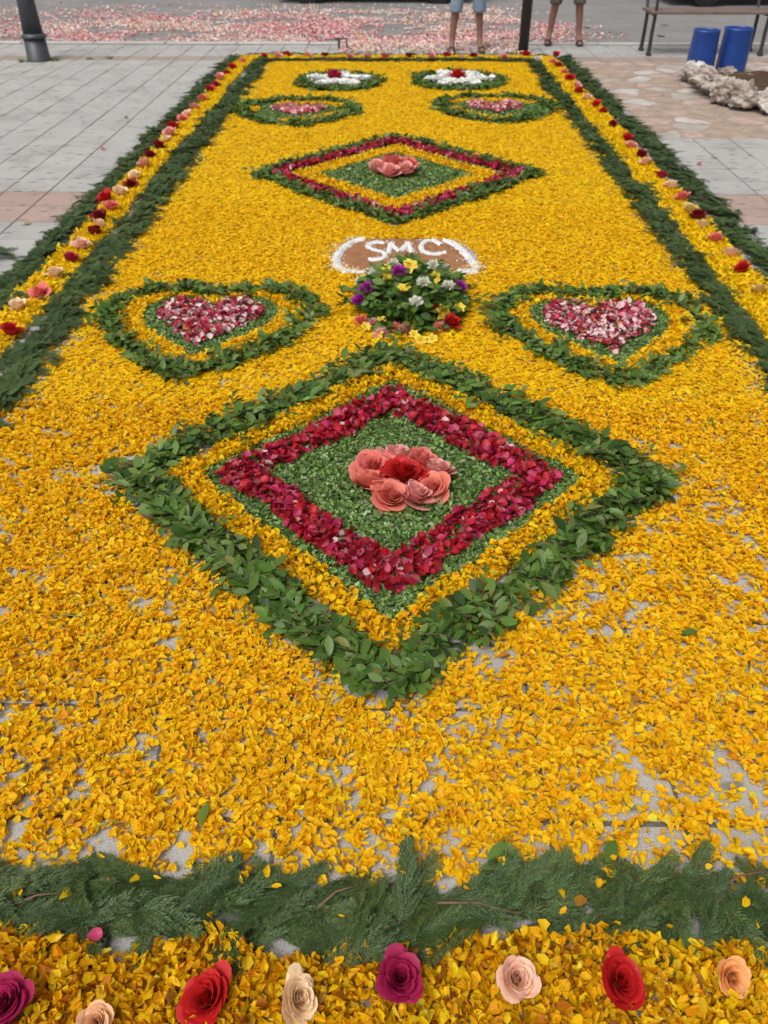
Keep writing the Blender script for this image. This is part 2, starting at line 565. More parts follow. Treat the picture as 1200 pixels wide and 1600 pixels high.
LO = [petal_shape(1, 0.6 + 0.3 * random.random(), random.uniform(.1, .35), random.uniform(-.4, .6), random.uniform(-.3, .3), 2, s + 50) for s in range(8)]
for h in LO:
    h[0][:, 1] *= 1.25
LO_V, LO_F = np.array([h[0] for h in LO]), LO[0][1]

def rose_petal_shape(seed):
    r = np.random.default_rng(seed)
    V = []
    cup, bend, tw = r.uniform(.15, .45), r.uniform(-.2, .6), r.uniform(-.3, .3)
    W = r.uniform(.8, 1.05)
    for i in range(4):
        u = i / 3
        w = W * (0.4, 0.85, 1.0, 0.6)[i]
        for v in (-1, -.35, .35, 1):
            x = (u - 0.5) * (1 - 0.12 * v * v)
            V.append((x, v * w / 2, cup * v * v * w * .6 + bend * (u - .5) ** 2 + tw * v * (u - .5) + r.normal(0, .025)))
    F = [(i * 4 + k, i * 4 + k + 4, i * 4 + k + 5, i * 4 + k + 1) for i in range(3) for k in range(3)]
    return np.array(V), np.array(F)
RP = [rose_petal_shape(s) for s in range(10)]
RP_V, RP_F = np.array([h[0] for h in RP]), RP[0][1]

def leaf_shape(seed):
    r = np.random.default_rng(seed)
    W = r.uniform(.4, .52)
    fold, bend = r.uniform(.05, .35), r.uniform(-.5, .25)
    st = (0.0, 0.22, 0.5, 0.78, 1.0)
    wd = (0.06, 0.72, 1.0, 0.7, 0.04)
    V = []
    for u, w in zip(st, wd):
        for v in (-1, 0, 1):
            V.append((u, v * w * W / 2, fold * abs(v) * w * W / 2 + bend * u * u * .4 + r.normal(0, .008)))
    F = [(i * 3 + k, i * 3 + k + 3, i * 3 + k + 4, i * 3 + k + 1) for i in range(4) for k in range(2)]
    return np.array(V), np.array(F)
LF = [leaf_shape(s) for s in range(10)]
LF_V, LF_F = np.array([h[0] for h in LF]), LF[0][1]

CH_V = np.array([[(-.5, -.28, 0), (.45, -.32, .06), (.5, .3, 0), (-.42, .26, .1)], [(-.5, -.2, .08), (.5, -.1, 0), (.35, .3, .1), (-.4, .35, 0)],
                 [(-.5, 0, 0), (0, -.32, .12), (.5, .02, 0), (.02, .3, .1)]], float)
CH_F = np.array([(0, 1, 2, 3)])

def merged(name, SV, SF, idx, Mx, P, cols, mat, parent=None, loc=(0, 0, 0), vshade=None):
    k = SV.shape[1]
    n = len(idx)
    V = np.einsum('nij,nkj->nki', Mx, SV[idx]) + (P - np.array(loc))[:, None, :]
    F = (SF[None] + (np.arange(n) * k)[:, None, None]).reshape(-1, SF.shape[1])
    C = np.repeat(cols[:, None, :], k, 1)
    if vshade is not None:
        C = C * vshade[None, :, None]
    me = mesh_np(name, V.reshape(-1, 3), F, mat, C.reshape(-1, 3))
    return me

_pool = {}
def pooled(key, SV, SF, s, colour, mat):
    k = (key, s, colour)
    if k not in _pool:
        _pool[k] = mesh_np(key, SV[s], SF, mat, np.tile(np.array(colour), (SV.shape[1], 1)))
    return _pool[k]

def emit(root, one, many, SV, SF, idx, Mx, P, pal, pi, mat, n_ind=0, jitter=0.12, key=None):
    """the n_ind that show largest as objects of their own, the rest joined; children of root"""
    n = len(idx)
    loc = np.array(root.matrix_world.translation) if False else np.array(root['_w'])
    pal = [tuple(p) for p in pal]
    cols = np.array(pal)[pi] * (1 + rng.normal(0, jitter, (n, 1))) * (1 + rng.normal(0, jitter * .35, (n, 3)))
    cols = np.clip(cols, 0.002, 0.95)
    ind = np.zeros(n, bool)
    if n_ind:
        if key is None:
            key = np.hypot(P[:, 0] * 1.0, P[:, 1]) - 6 * P[:, 2]
        order = np.argsort(key)[:n_ind]
        ind[order] = True
        for q in order:
            me = pooled(one, SV, SF, int(idx[q]), pal[pi[q]], mat)
            o = bpy.data.objects.new(one, me)
            M4 = Matrix.Identity(4)
            for a in range(3):
                for b in range(3):
                    M4[a][b] = float(Mx[q, a, b])
                M4[a][3] = float(P[q, a] - loc[a])
            o.matrix_basis = M4
            link(o, root)
    r = ~ind
    if r.any():
        me = merged(many, SV, SF, idx[r], Mx[r], P[r], cols[r], mat, loc=loc)
        tag(obj(many, me, root), kind='stuff')

def wempty(name, loc=(0, 0, 0), parent=None):
    w = np.array(loc, float)
    l = w - np.array(parent['_w']) if parent is not None else w
    o = empty(name, tuple(l), parent)
    o['_w'] = [float(v) for v in w]
    return o

YEL = [(0.92, 0.515, 0.005), (0.94, 0.555, 0.006), (0.90, 0.45, 0.005), (0.95, 0.60, 0.008), (0.74, 0.31, 0.008), (0.93, 0.535, 0.005), (0.45, 0.2, 0.02), (0.9, 0.66, 0.05)]
YEL2 = [(.935, .545, .005), (.945, .585, .006), (.92, .50, .005), (.95, .62, .008), (.8, .38, .007), (.94, .565, .005), (.5, .25, .02), (.92, .67, .04)]
YEL3 = [(.95, .575, .005), (.95, .61, .006), (.94, .54, .005), (.95, .64, .008), (.86, .44, .006), (.95, .59, .005), (.6, .3, .02), (.93, .68, .03)]
YEL_P = np.array([.26, .24, .15, .13, .05, .14, .015, .015])
YEL, YEL2, YEL3 = [[(a, min(.72, b * 1.05), c) for a, b, c in q] for q in (YEL, YEL2, YEL3)]
REDS = [(0.3168, 0.007, 0.0176), (0.4224, 0.0106, 0.0264), (0.22, 0.0053, 0.0132), (0.44, 0.0176, 0.088), (0.528, 0.088, 0.1584), (0.704, 0.44, 0.4576), (0.484, 0.0106, 0.0176)]
REDS_P = np.array([.26, .22, .16, .16, .07, .03, .10])
HEARTP = [(0.3696, 0.0106, 0.0308), (0.484, 0.0352, 0.088), (0.7216, 0.44, 0.4576), (0.7568, 0.616, 0.5984), (0.264, 0.007, 0.0176), (0.6336, 0.176, 0.22), (0.66, 0.22, 0.088)]
HEARTP_P = np.array([.22, .15, .2, .18, .08, .14, .03])
FHEART = [(0.484, 0.0528, 0.088), (0.5984, 0.1232, 0.1584), (0.748, 0.44, 0.44), (0.7744, 0.5808, 0.5456), (0.396, 0.0264, 0.044), (0.6864, 0.264, 0.264), (0.704, 0.352, 0.176)]
GREEN = [(0.078, 0.15, 0.02), (0.105, 0.185, 0.03), (0.05, 0.11, 0.016), (0.15, 0.225, 0.06), (0.032, 0.072, 0.012), (0.19, 0.18, 0.04), (0.09, 0.17, 0.024)]
GREEN_P = np.array([.27, .22, .16, .12, .1, .02, .11])
CHOP = [(0.125, 0.22, 0.04), (0.17, 0.275, 0.065), (0.08, 0.155, 0.028), (0.25, 0.36, 0.12), (0.05, 0.1, 0.018)]
CHOP_P = np.array([.3, .25, .2, .12, .13])

def pick(p, n):
    return rng.choice(len(p), n, p=p / p.sum())

def petals_in(root, P2, hi, tilt, zmax, n_ind=0, size=0.021, pal=YEL, pp=YEL_P, mat=None, one='petal', many='petals', kind='broom', zmin=0.003, key=None, jit=0.12):
    n = len(P2)
    if n == 0: return
    if kind == 'rose': SV, SF = RP_V, RP_F
    elif hi == 'mid': SV, SF = MD_V, MD_F
    elif hi == 'flat': SV, SF = FL_V, FL_F
    elif hi: SV, SF = HI_V, HI_F
    else: SV, SF = LO_V, LO_F
    idx = rng.integers(0, len(SV), n)
    tx, ty = rng.normal(0, tilt, n), rng.normal(0, tilt, n)
    sc = size * rng.uniform(.6, 1.3, n)
    Mx = rot3(rng.uniform(0, 6.283, n), tx, ty) * sc[:, None, None]
    ext = sc * (0.5 * np.abs(np.sin(ty)) + 0.3 * np.abs(np.sin(tx)))
    z = zmin + ext * .85 + rng.random(n) ** 1.4 * zmax
    P = np.column_stack([P2, z])
    emit(root, one, many, SV, SF, idx, Mx, P, pal, pick(pp, n), mat or M_petal, n_ind, jitter=jit, key=key)

def chopped_in(root, P2, size=0.013, zmax=0.014, name='chopped_leaves'):
    n = len(P2)
    idx = rng.integers(0, 3, n)
    Mx = rot3(rng.uniform(0, 6.283, n), rng.normal(0, .5, n), rng.normal(0, .5, n)) * (size * rng.uniform(.6, 1.4, n))[:, None, None]
    P = np.column_stack([P2, 0.005 + rng.random(n) * zmax])
    emit(root, 'chopped_leaf', name, CH_V, CH_F, idx, Mx, P, CHOP, pick(CHOP_P, n), M_chop, 0, 0.2)

def leaf_border(root, path, width, n_sprig, n_ind, lsize=0.052, zmax=0.035, spread=0.6):
    """privet sprigs laid along a closed or open path: (x, y, tangent angle) samples"""
    part = wempty('leaf_border', (path[0][0], path[0][1], 0), root)
    path = np.array(path)
    P, yaw, pit, rol, sc = [], [], [], [], []
    st = MB()
    o0 = np.array(part['_w'])
    for s in range(n_sprig):
        k = rng.integers(0, len(path))
        x, y, a = path[k]
        off = rng.uniform(-.5, .5) * width * (.55 + .7 * float(vnoise(x, y, 6, 77)))
        x += -math.sin(a) * off + rng.normal(0, .01); y += math.cos(a) * off + rng.normal(0, .01)
        d = a + rng.normal(0, spread) + (math.pi if rng.random() < .35 else 0)
        z = 0.006 + rng.random() * zmax
        L = rng.uniform(.07, .14) * lsize / 0.052
        npair = int(rng.integers(3, 6))
        bendy = rng.normal(0, 3.0)
        rise = rng.uniform(-.12, .25)
        pts = []
        for i in range(npair + 1):
            t = i / npair
            dd = d + bendy * t * L
            px = x + math.cos(dd) * (t - .5) * L; py = y + math.sin(dd) * (t - .5) * L
            pz = max(0.004, z + rise * (t - .2) * L)
            pts.append((px, py, pz))
            for sd in ((-1, 1) if i < npair else (0,)):
                P.append((px, py, pz)); yaw.append(dd + sd * rng.uniform(.5, 1.15) + rng.normal(0, .15))
                pit.append(-rng.normal(.16, .28)); rol.append(rng.normal(0, .45)); sc.append(lsize * rng.choice((rng.uniform(.45, .8), rng.uniform(.8, 1.15), rng.uniform(1.1, 1.5)), p=(.3, .48, .22)) * (1 - .25 * t))
        st.tube([Vector(p) - Vector(o0) for p in pts], 0.0013, 4, False)
    n = len(P)
    P = np.array(P); sc = np.array(sc); pit = np.array(pit)
    Mx = rot3(np.array(yaw), np.array(rol), pit) * sc[:, None, None]
    low = P[:, 2] - np.sin(np.maximum(pit, 0)) * sc
    P[:, 2] += np.maximum(0, 0.004 - low)
    idx = rng.integers(0, len(LF_V), n)
    emit(part, 'leaf', 'leaves', LF_V, LF_F, idx, Mx, P, GREEN, pick(GREEN_P, n), M_leaf, n_ind, 0.15)
    tag(st.build('stems', M_stem, part), kind='stuff')
    return part

def uni(n, x0, x1, y0, y1):
    return np.column_stack([rng.uniform(x0, x1, n), rng.uniform(y0, y1, n)])

# ------------------------------------------------------------------ layout of the carpet (metres)
BD = (-0.002, 2.365, 1.03, 1.05)        # big diamond: centre, half widths
FD = (0.01, 6.26, 1.12, 1.19)        # far diamond
def l1(p, D):
    return np.abs(p[:, 0] - D[0]) / D[2] + np.abs(p[:, 1] - D[1]) / D[3]

def wob(p, s=7, a=0.035, seed=3):
    return (vnoise(p[:, 0], p[:, 1], s, seed) - .5) * 2 * a

class Heart:
    def __init__(self, c, wo, ho, wi, hi, yo=0.0, yi=0.0, ko=.46, ki=.05):
        self.c = c
        t = np.linspace(0, 2 * np.pi, 721)
        hx = 16 * np.sin(t) ** 3 / 16
        hy = (13 * np.cos(t) - 5 * np.cos(2 * t) - 2 * np.cos(3 * t) - np.cos(4 * t) + 2.6) / 14.5
        ex = np.sin(t) * (1 + .05 * np.cos(t)); ey = np.cos(t)
        self.th = np.linspace(-np.pi, np.pi, 361)
        self.r = []
        for w, h, y0, k in ((wo, ho, yo, ko), (wi, hi, yi, ki)):
            x = (hx * (1 - k) + ex * k) * w / 2
            y = (hy * (1 - k) + ey * k) * h / 2 + y0
            a = np.arctan2(y, x); rr = np.hypot(x, y)
            o = np.argsort(a)
            self.r.append(np.interp(self.th, a[o], rr[o], period=2 * np.pi))
    def level(self, p):
        d = p - np.array(self.c)
        a = np.arctan2(d[:, 1], d[:, 0]); r = np.hypot(d[:, 0], d[:, 1])
        ro = np.interp(a, self.th, self.r[0]); ri = np.interp(a, self.th, self.r[1])
        return (r - ri) / (ro - ri)
    def path(self, lev, n=240):
        a = np.linspace(-np.pi, np.pi, n, endpoint=False)
        ro = np.interp(a, self.th, self.r[0]); ri = np.interp(a, self.th, self.r[1])
        r = ri + (ro - ri) * lev
        x, y = self.c[0] + r * np.cos(a), self.c[1] + r * np.sin(a)
        tx, ty = np.roll(x, -1) - np.roll(x, 1), np.roll(y, -1) - np.roll(y, 1)
        w = np.hypot(tx, ty)
        keep = rng.choice(n, 3 * n, p=w / w.sum())
        return [(x[i], y[i], math.atan2(ty[i], tx[i])) for i in keep]

H_L = Heart((-0.92, 3.63), 1.10, 1.10, .51, .55, 0, 0.03)
H_R = Heart((1.02, 3.60), 1.06, 1.10, .54, .58, 0, 0.03)
H_FL = Heart((-0.93, 8.38), 1.18, 1.22, .5, .42, 0, 0.0, .8, .1)
H_FR = Heart((0.97, 8.53), 1.18, 1.26, .54, .44, 0, 0.0, .8, .1)
WF = [((-0.62, 9.88), .50, .56), ((0.70, 9.94), .54, .58)]      # white flower motifs: centre, half width, half length
PLQ_C = (0.065, 4.60)

def ell(p, c, a, b):
    return np.hypot((p[:, 0] - c[0]) / a, (p[:, 1] - c[1]) / b)

XL, XR = -1.56, 1.62               # inner edge of the evergreen borders

# ------------------------------------------------------------------ yellow petal field
field = wempty('petal_field', (0.0, 1.0, 0.0))
tag(field, 'wide field of loose yellow petals spread over the grey slabs between the motifs', 'petals')
def field_keep(p, far):
    x, y = p[:, 0], p[:, 1]
    j = wob(p, 9, .05, 5)
    k = np.ones(len(p), bool)
    k &= l1(p, BD) > 0.97 + j
    k &= l1(p, FD) > 0.96 + j
    for H in (H_L, H_R, H_FL, H_FR):
        k &= H.level(p) > 0.9 + j * 2
    for c, a, b in WF:
        k &= ell(p, c, a, b) > .93 + j
    k &= ell(p, PLQ_C, .42, .30) > 1.0
    k &= ell(p, (0.09, 3.98), .27, .33) > .9 + j
    nz = .5 * vnoise(x, y, 11, 1) + .5 * vnoise(x, y, 26, 2)
    big = vnoise(x, y, 2.1, 4)
    # thin places, more of them close to the near end
    thin = sstep(5.5, 1.2, y)
    d = sstep(.26, .54, nz + .22 * (big - .5) + .3 * (1 - thin))
    d = np.clip(.24 + .14 * (1 - thin) + d, 0, 1)
    edge = np.minimum(x - XL, XR - x)
    d *= .35 + .65 * sstep(-.02, .13, edge + .08 * (vnoise(x, y, 5, 8) - .5))
    d *= .42 + .58 * sstep(.90, 1.0, y)
    g = sstep(1.0, 1.10, l1(p, BD) + .08 * (vnoise(x, y, 6, 9) - .5))
    d *= np.where(y < 2.5, .32 + .68 * g, .65 + .35 * g)
    k &= rng.random(len(p)) < d
    k &= np.abs(x) < .48 * (1.045 + .79 * y) + .5
    return k

def clumps(p, extra, r):
    """some petals still hang together in blossoms"""
    q = p[rng.random(len(p)) < extra]
    return np.vstack([p, q + rng.normal(0, r, q.shape)])

p = uni(84000, -1.75, 1.75, .86, 2.9); p = p[field_keep(p, 0)]; p = clumps(p, .35, .006)
petals_in(field, p, 'mid', .25, .010, 300, .0208, jit=.08)
p = uni(int(3.4 * 2.6 * 14500), -1.7, 1.72, 2.9, 5.5); p = p[field_keep(p, 0)]
petals_in(field, p, False, .19, .010, 0, .0225, YEL2, YEL_P, jit=.07, many='petals')
p = uni(int(3.4 * 5.8 * 10500), -1.7, 1.72, 5.5, 11.22); p = p[field_keep(p, 1)]
petals_in(field, p, 'flat', .14, .010, 0, .026, YEL3, YEL_P, jit=.06, many='petals')

# ------------------------------------------------------------------ near border strip of petals
near_strip = wempty('petal_strip', (0, .6, 0))
tag(near_strip, 'thick strip of golden petals under the roses nearest the camera', 'petals', 'petal border strips')
OR = [(0.87, 0.49, 0.006), (0.90, 0.56, 0.008), (0.80, 0.37, 0.006), (0.93, 0.62, 0.012), (0.56, 0.2, 0.01), (0.88, 0.52, 0.006), (0.34, 0.13, 0.02), (0.9, 0.68, 0.06)]
OR_P = np.array([.25, .22, .16, .13, .06, .14, .02, .02])
p = uni(33000, -1.5, 1.5, .36, .84)
lim = .745 + .055 * (vnoise(p[:, 0], p[:, 1] * 0, 6, 2) - .5) * 2 + .02 * (vnoise(p[:, 0], p[:, 1] * 0, 22, 6) - .5)
p = p[p[:, 1] < lim]
petals_in(near_strip, p, 'mid', .68, .034, 300, .0225, OR, OR_P, key=np.abs(p[:, 0]) * .5 + np.abs(p[:, 1] - .68) - 3 * rng.random(len(p)) ** 8)
# stray petals lying on the near evergreen band
stray = uni(42, -.85, .85, .76, .92)
petals_in(near_strip, stray, True, .5, .01, 42, .022, zmin=.035)

# side strips and far strip
def strip(x0, x1, y0, y1, label, n, horizontal=False):
    s = wempty('petal_strip', ((x0 + x1) / 2, (y0 + y1) / 2, 0))
    tag(s, label, 'petals', 'petal border strips')
    p = uni(n, x0 - .03, x1 + .03, y0 - .02, y1 + .02)
    t = p[:, 1] if not horizontal else p[:, 0]
    u = p[:, 0] if not horizontal else p[:, 1]
    a0, a1 = (x0, x1) if not horizontal else (y0, y1)
    w = .055 * (vnoise(t, t * 0, 3.2, 12) - .5) + .03 * (vnoise(t, t * 0, 13, 13) - .5)
    w2 = .055 * (vnoise(t, t * 0, 3.0, 14) - .5) + .03 * (vnoise(t, t * 0, 12, 15) - .5)
    p = p[(u > a0 + w) & (u < a1 + w2)]
    petals_in(s, p, False, .5, .022, 0, .025, OR if y0 < .3 else YEL3, YEL_P)
    return s
strip(-1.97, -1.775, 1.0, 11.5, 'golden petal strip along the left edge between two dark evergreen bands', 40000)
strip(1.775, 2.0, 1.0, 11.5, 'golden petal strip along the right edge between two dark evergreen bands', 44000)
strip(-1.77, 1.77, 11.36, 11.56, 'thin golden petal strip across the far end of the carpet', 12000, True)

# ------------------------------------------------------------------ evergreen (cypress) sprigs
def sprig_mesh(seed):
    r = np.random.default_rng(seed)
    V, F, C = [], [], []
    def trin(a, b, w, c):
        # narrow blade from a to b, with a tiny fold
        a, b = np.array(a), np.array(b)
        d = b - a; L = np.linalg.norm(d) + 1e-9
        s = np.cross(d / L, (0, 0, 1)); s = s / (np.linalg.norm(s) + 1e-9) * w / 2
        k = len(V)
        m = a + d * .45
        V.extend([a, m + s, b, m - s + np.array((0, 0, w * .3))]); F.append((k, k + 1, k + 2, k + 3))
        C.extend([c] * 4)
    L = 0.24
    bend = r.normal(0, 1.3)
    pos, ang = np.zeros(3), 0.0
    n = 26
    zc = r.uniform(.0, .02)
    pts = []
    for i in range(n + 1):
        t = i / n
        pts.append((pos.copy(), ang))
        pos = pos + np.array((math.cos(ang), math.sin(ang), 0)) * L / n
        pos[2] = zc * math.sin(math.pi * t) + r.normal(0, .001)
        ang += bend / n * .6
    base = np.array((0.055, 0.096, 0.028))
    for i in range(1, n + 1):
        t = i / n
        p, a = pts[i]
        trin(pts[i - 1][0], p, .0035 * (1 - t) + .0014, np.array((0.16, 0.09, 0.05)) * (1 - t) + base * t)
        for sd in (-1, 1):
            if r.random() < .12: continue
            bl = (.085 * (1 - t) ** .75 * min(1, t * 6 + .35) + .014) * r.uniform(.7, 1.2)
            ba = a + sd * r.uniform(.5, .85)
            up = r.normal(.02, .22)
            tone = base * r.uniform(.75, 1.35) * np.array((r.uniform(.85, 1.25), 1, r.uniform(.85, 1.15)))
            m = max(2, int(bl / .0065))
            q = p.copy(); qa = ba
            for j in range(m):
                s = j / m
                q2 = q + np.array((math.cos(qa), math.sin(qa), up * (1 - s))) * bl / m
                qa -= sd * .05
                if j % 2 == 0 or j == m - 1:
                    trin(q, q2 + (q2 - q), .0032, tone)
                for s2 in (-1, 1):
                    ll = (.019 * (1 - s) + .006) * r.uniform(.7, 1.2)
                    la = qa + s2 * r.uniform(.4, .7)
                    trin(q, q + np.array((math.cos(la), math.sin(la), r.normal(.1, .3))) * ll, .003, tone * r.uniform(.7, 1.5))
                q = q2
    return np.array(V) - np.array((L / 2, 0, 0)), np.array(F), np.array(C)
_sp = [sprig_mesh(100 + i) for i in range(9)]
SPR = [mesh_np('sprig', v, f, M_cyp, c, smooth=False) for v, f, c in _sp]
def bushy(seed, n, sx, sy):
    # several sprigs still on one branch: a dense mat
    r = np.random.default_rng(seed)
    V, F, C, b = [], [], [], 0
    for k in range(n):
        v, f, c = _sp[r.integers(0, 9)]
        a = r.normal(0, .5) + (math.pi if r.random() < .5 else 0)
        s = r.uniform(.42, .62)
        q = v @ np.array([[math.cos(a), math.sin(a), 0], [-math.sin(a), math.cos(a), 0], [0, 0, 1]]) * s
        q = q + np.array((r.uniform(-sx, sx), r.uniform(-sy, sy), r.uniform(0, .022)))
        V.append(q); F.append(f + b); C.append(c * r.uniform(.8, 1.2)); b += len(v)
    return mesh_np('branch', np.vstack(V), np.vstack(F), M_cyp, np.vstack(C), smooth=False)
BUSH = [bushy(40 + i, 11, .085, .075) for i in range(7)]

def evergreen(name_label, x0, x1, y0, y1, n, scale, group, along='y', spread=.3, zmax=.026, bush=True):
    root = wempty('evergreen_band', ((x0 + x1) / 2, (y0 + y1) / 2, 0))
    tag(root, name_label, 'greenery', group)
    w = root['_w']
    for k in range(n):
        if along == 'y':
            x, y = random.uniform(x0, x1), y0 + (y1 - y0) * (k + random.random()) / n
            x = (x0 + x1) / 2 + (x - (x0 + x1) / 2) * .62 + .03 * (float(vnoise(y, 0, 2.5, 21)) - .5)
            a = random.gauss(math.pi / 2, spread) + (math.pi if random.random() < .5 else 0)
        else:
            x, y = x0 + (x1 - x0) * (k + random.random()) / n, random.uniform(y0, y1)
            y = (y0 + y1) / 2 + (y - (y0 + y1) / 2) * .72 + .05 * (float(vnoise(x, 0, 4, 22)) - .5)
            a = random.gauss(0.2, spread) + (math.pi if random.random() < .5 else 0)
        s = scale * random.uniform(.75, 1.2)
        o = obj('branch' if bush else 'sprig', BUSH[random.randrange(len(BUSH))] if bush else SPR[random.randrange(len(SPR))], root)
        o.location = (x - w[0], y - w[1], .006 + random.random() * zmax)
        o.rotation_euler = (random.gauss(0, .16 if not bush else .08), random.gauss(-.03, .08 if not bush else .04), a)
        o.scale = (s, s, s * (.6 if bush else 1))
    return root
EG = 'evergreen branch bands edging the carpet'
evergreen('dark feathery evergreen branches laid across the carpet nearest the camera', -1.75, 1.75, .72, .892, 290, .66, EG, 'x', .36, .032, False)
evergreen('inner dark evergreen band along the left side of the yellow field', -1.775, XL + .01, .9, 11.3, 290, .78, EG)
evergreen('outer dark evergreen band along the left edge beside the slabs', -2.15, -1.965, .5, 11.6, 290, .72, EG)
evergreen('inner dark evergreen band along the right side of the yellow field', XR - .02, 1.785, .9, 11.3, 290, .74, EG)
evergreen('outer dark evergreen band along the right edge beside the stone paving', 2.0, 2.23, .5, 11.6, 295, .80, EG)
evergreen('thin inner evergreen band across the far end of the yellow field', -1.7, 1.7, 11.2, 11.33, 70, .75, EG, 'x', .2)
evergreen('thin outer evergreen band behind the far row of roses', -1.9, 1.95, 11.6, 11.7, 70, .6, EG, 'x', .2)

# ------------------------------------------------------------------ diamonds
def diamond_path(D, f, n=60):
    c = [(D[0] - D[2] * f, D[1]), (D[0], D[1] + D[3] * f), (D[0] + D[2] * f, D[1]), (D[0], D[1] - D[3] * f)]
    out = []
    for k in range(4):
        a, b = c[k], c[(k + 1) % 4]
        t = math.atan2(b[1] - a[1], b[0] - a[0])
        for i in range(n):
            u = (i + .5) / n
            out.append((a[0] + (b[0] - a[0]) * u, a[1] + (b[1] - a[1]) * u, t))
    return out

def dia_pts(D, n):
    return uni(n, D[0] - D[2], D[0] + D[2], D[1] - D[3], D[1] + D[3])

dm = wempty('diamond_motif', (BD[0], BD[1], 0))
tag(dm, 'large near diamond of leaves, yellow petals and red petals around a pink rose cluster', 'flower design', 'diamond motifs')
leaf_border(dm, diamond_path(BD, .925), .15, 560, 300, .054, .045)
part = wempty('yellow_band', (BD[0], BD[1], 0), dm)
p = dia_pts(BD, 68000); l = l1(p, BD) + wob(p, 8, .02, 7); p = p[(l > .685) & (l < .83)]
petals_in(part, p, True, .55, .03, 150, .0205)
part = wempty('chopped_leaf_filling', (BD[0], BD[1], 0), dm)
p = dia_pts(BD, 125000); l = l1(p, BD) + wob(p, 8, .015, 8); p = p[l < .71]
chopped_in(part, p, .0155, .018)
part = wempty('red_band', (BD[0], BD[1], 0), dm)
p = dia_pts(BD, 26000); l = l1(p, BD) + wob(p, 9, .03, 9); p = p[(l > .43) & (l < .612)]
petals_in(part, p, True, .5, .03, 300, .030, REDS, REDS_P, M_rosepetal, kind='rose', zmin=.012)

fd = wempty('diamond_motif', (FD[0], FD[1], 0))
tag(fd, 'smaller looking far diamond of leaves and red petals around a pale pink rose cluster', 'flower design', 'diamond motifs')
leaf_border(fd, diamond_path(FD, .935), .12, 420, 200, .05, .04)
part = wempty('red_band', (FD[0], FD[1], 0), fd)
p = dia_pts(FD, 22000); l = l1(p, FD) + wob(p, 8, .02, 9); p = p[(l > .76) & (l < .885)]
petals_in(part, p, False, .5, .02, 0, .036, REDS, REDS_P * np.array([1, 1, .6, 2.2, 1.4, 1, .7]), M_rosepetal, kind='rose', zmin=.01)
part = wempty('yellow_band', (FD[0], FD[1], 0), fd)
p = dia_pts(FD, 52000); l = l1(p, FD) + wob(p, 8, .02, 7); p = p[(l > .53) & (l < .715)]
petals_in(part, p, False, .45, .02, 0, .025)
part = wempty('chopped_leaf_filling', (FD[0], FD[1], 0), fd)
p = dia_pts(FD, 70000); l = l1(p, FD); p = p[(l < .55) | ((l > .70) & (l < .9))]
chopped_in(part, p, .02)

# ------------------------------------------------------------------ hearts
def heart_motif(H, label, near, wide):
    c = H.c
    root = wempty('heart_motif', (c[0], c[1], 0))
    tag(root, label, 'flower design', 'heart motifs')
    nl = 300 if near else 220
    leaf_border(root, H.path(.87 if near else .84), .10 if near else .15, 260 if near else 230, nl, .05 if near else .056, .035, .7)
    b = .75
    part = wempty('yellow_band', (c[0], c[1], 0), root)
    p = uni(42000 if near else 24000, c[0] - b, c[0] + b, c[1] - b, c[1] + b)
    l = H.level(p) + wob(p, 8, .06, 17)
    p = p[(l > .33) & (l < .76)] if near else p[(l > .36) & (l < .66) & (vnoise(p[:, 0], p[:, 1], 5, 31) > .38)]
    petals_in(part, p, False, .45, .02, 0, .023 if near else .028)
    part = wempty('chopped_leaf_filling', (c[0], c[1], 0), root)
    p = uni(60000 if near else 36000, c[0] - b, c[0] + b, c[1] - b, c[1] + b)
    l = H.level(p)
    p = p[(l < .4)] if near else p[l < .8]
    chopped_in(part, p, .015 if near else .022, .012)
    part = wempty('petal_heart', (c[0], c[1], 0), root)
    p = uni(11000 if near else 7000, c[0] - b, c[0] + b, c[1] - b, c[1] + b)
    l = H.level(p) + wob(p, 10, .05, 19)
    p = p[l < .02]
    petals_in(part, p, True, .45, .025, 150 if near else 0, .026 if near else .034, HEARTP if near else FHEART, HEARTP_P, M_rosepetal, kind='rose', zmin=.012)
    return root
heart_motif(H_L, 'leaf edged heart of red and white petals left of the bouquet', True, .12)
heart_motif(H_R, 'leaf edged heart of red and white petals right of the bouquet', True, .12)
heart_motif(H_FL, 'small far heart of pink petals in a leaf ring on the left', False, .15)
heart_motif(H_FR, 'small far heart of pink petals in a leaf ring on the right', False, .15)

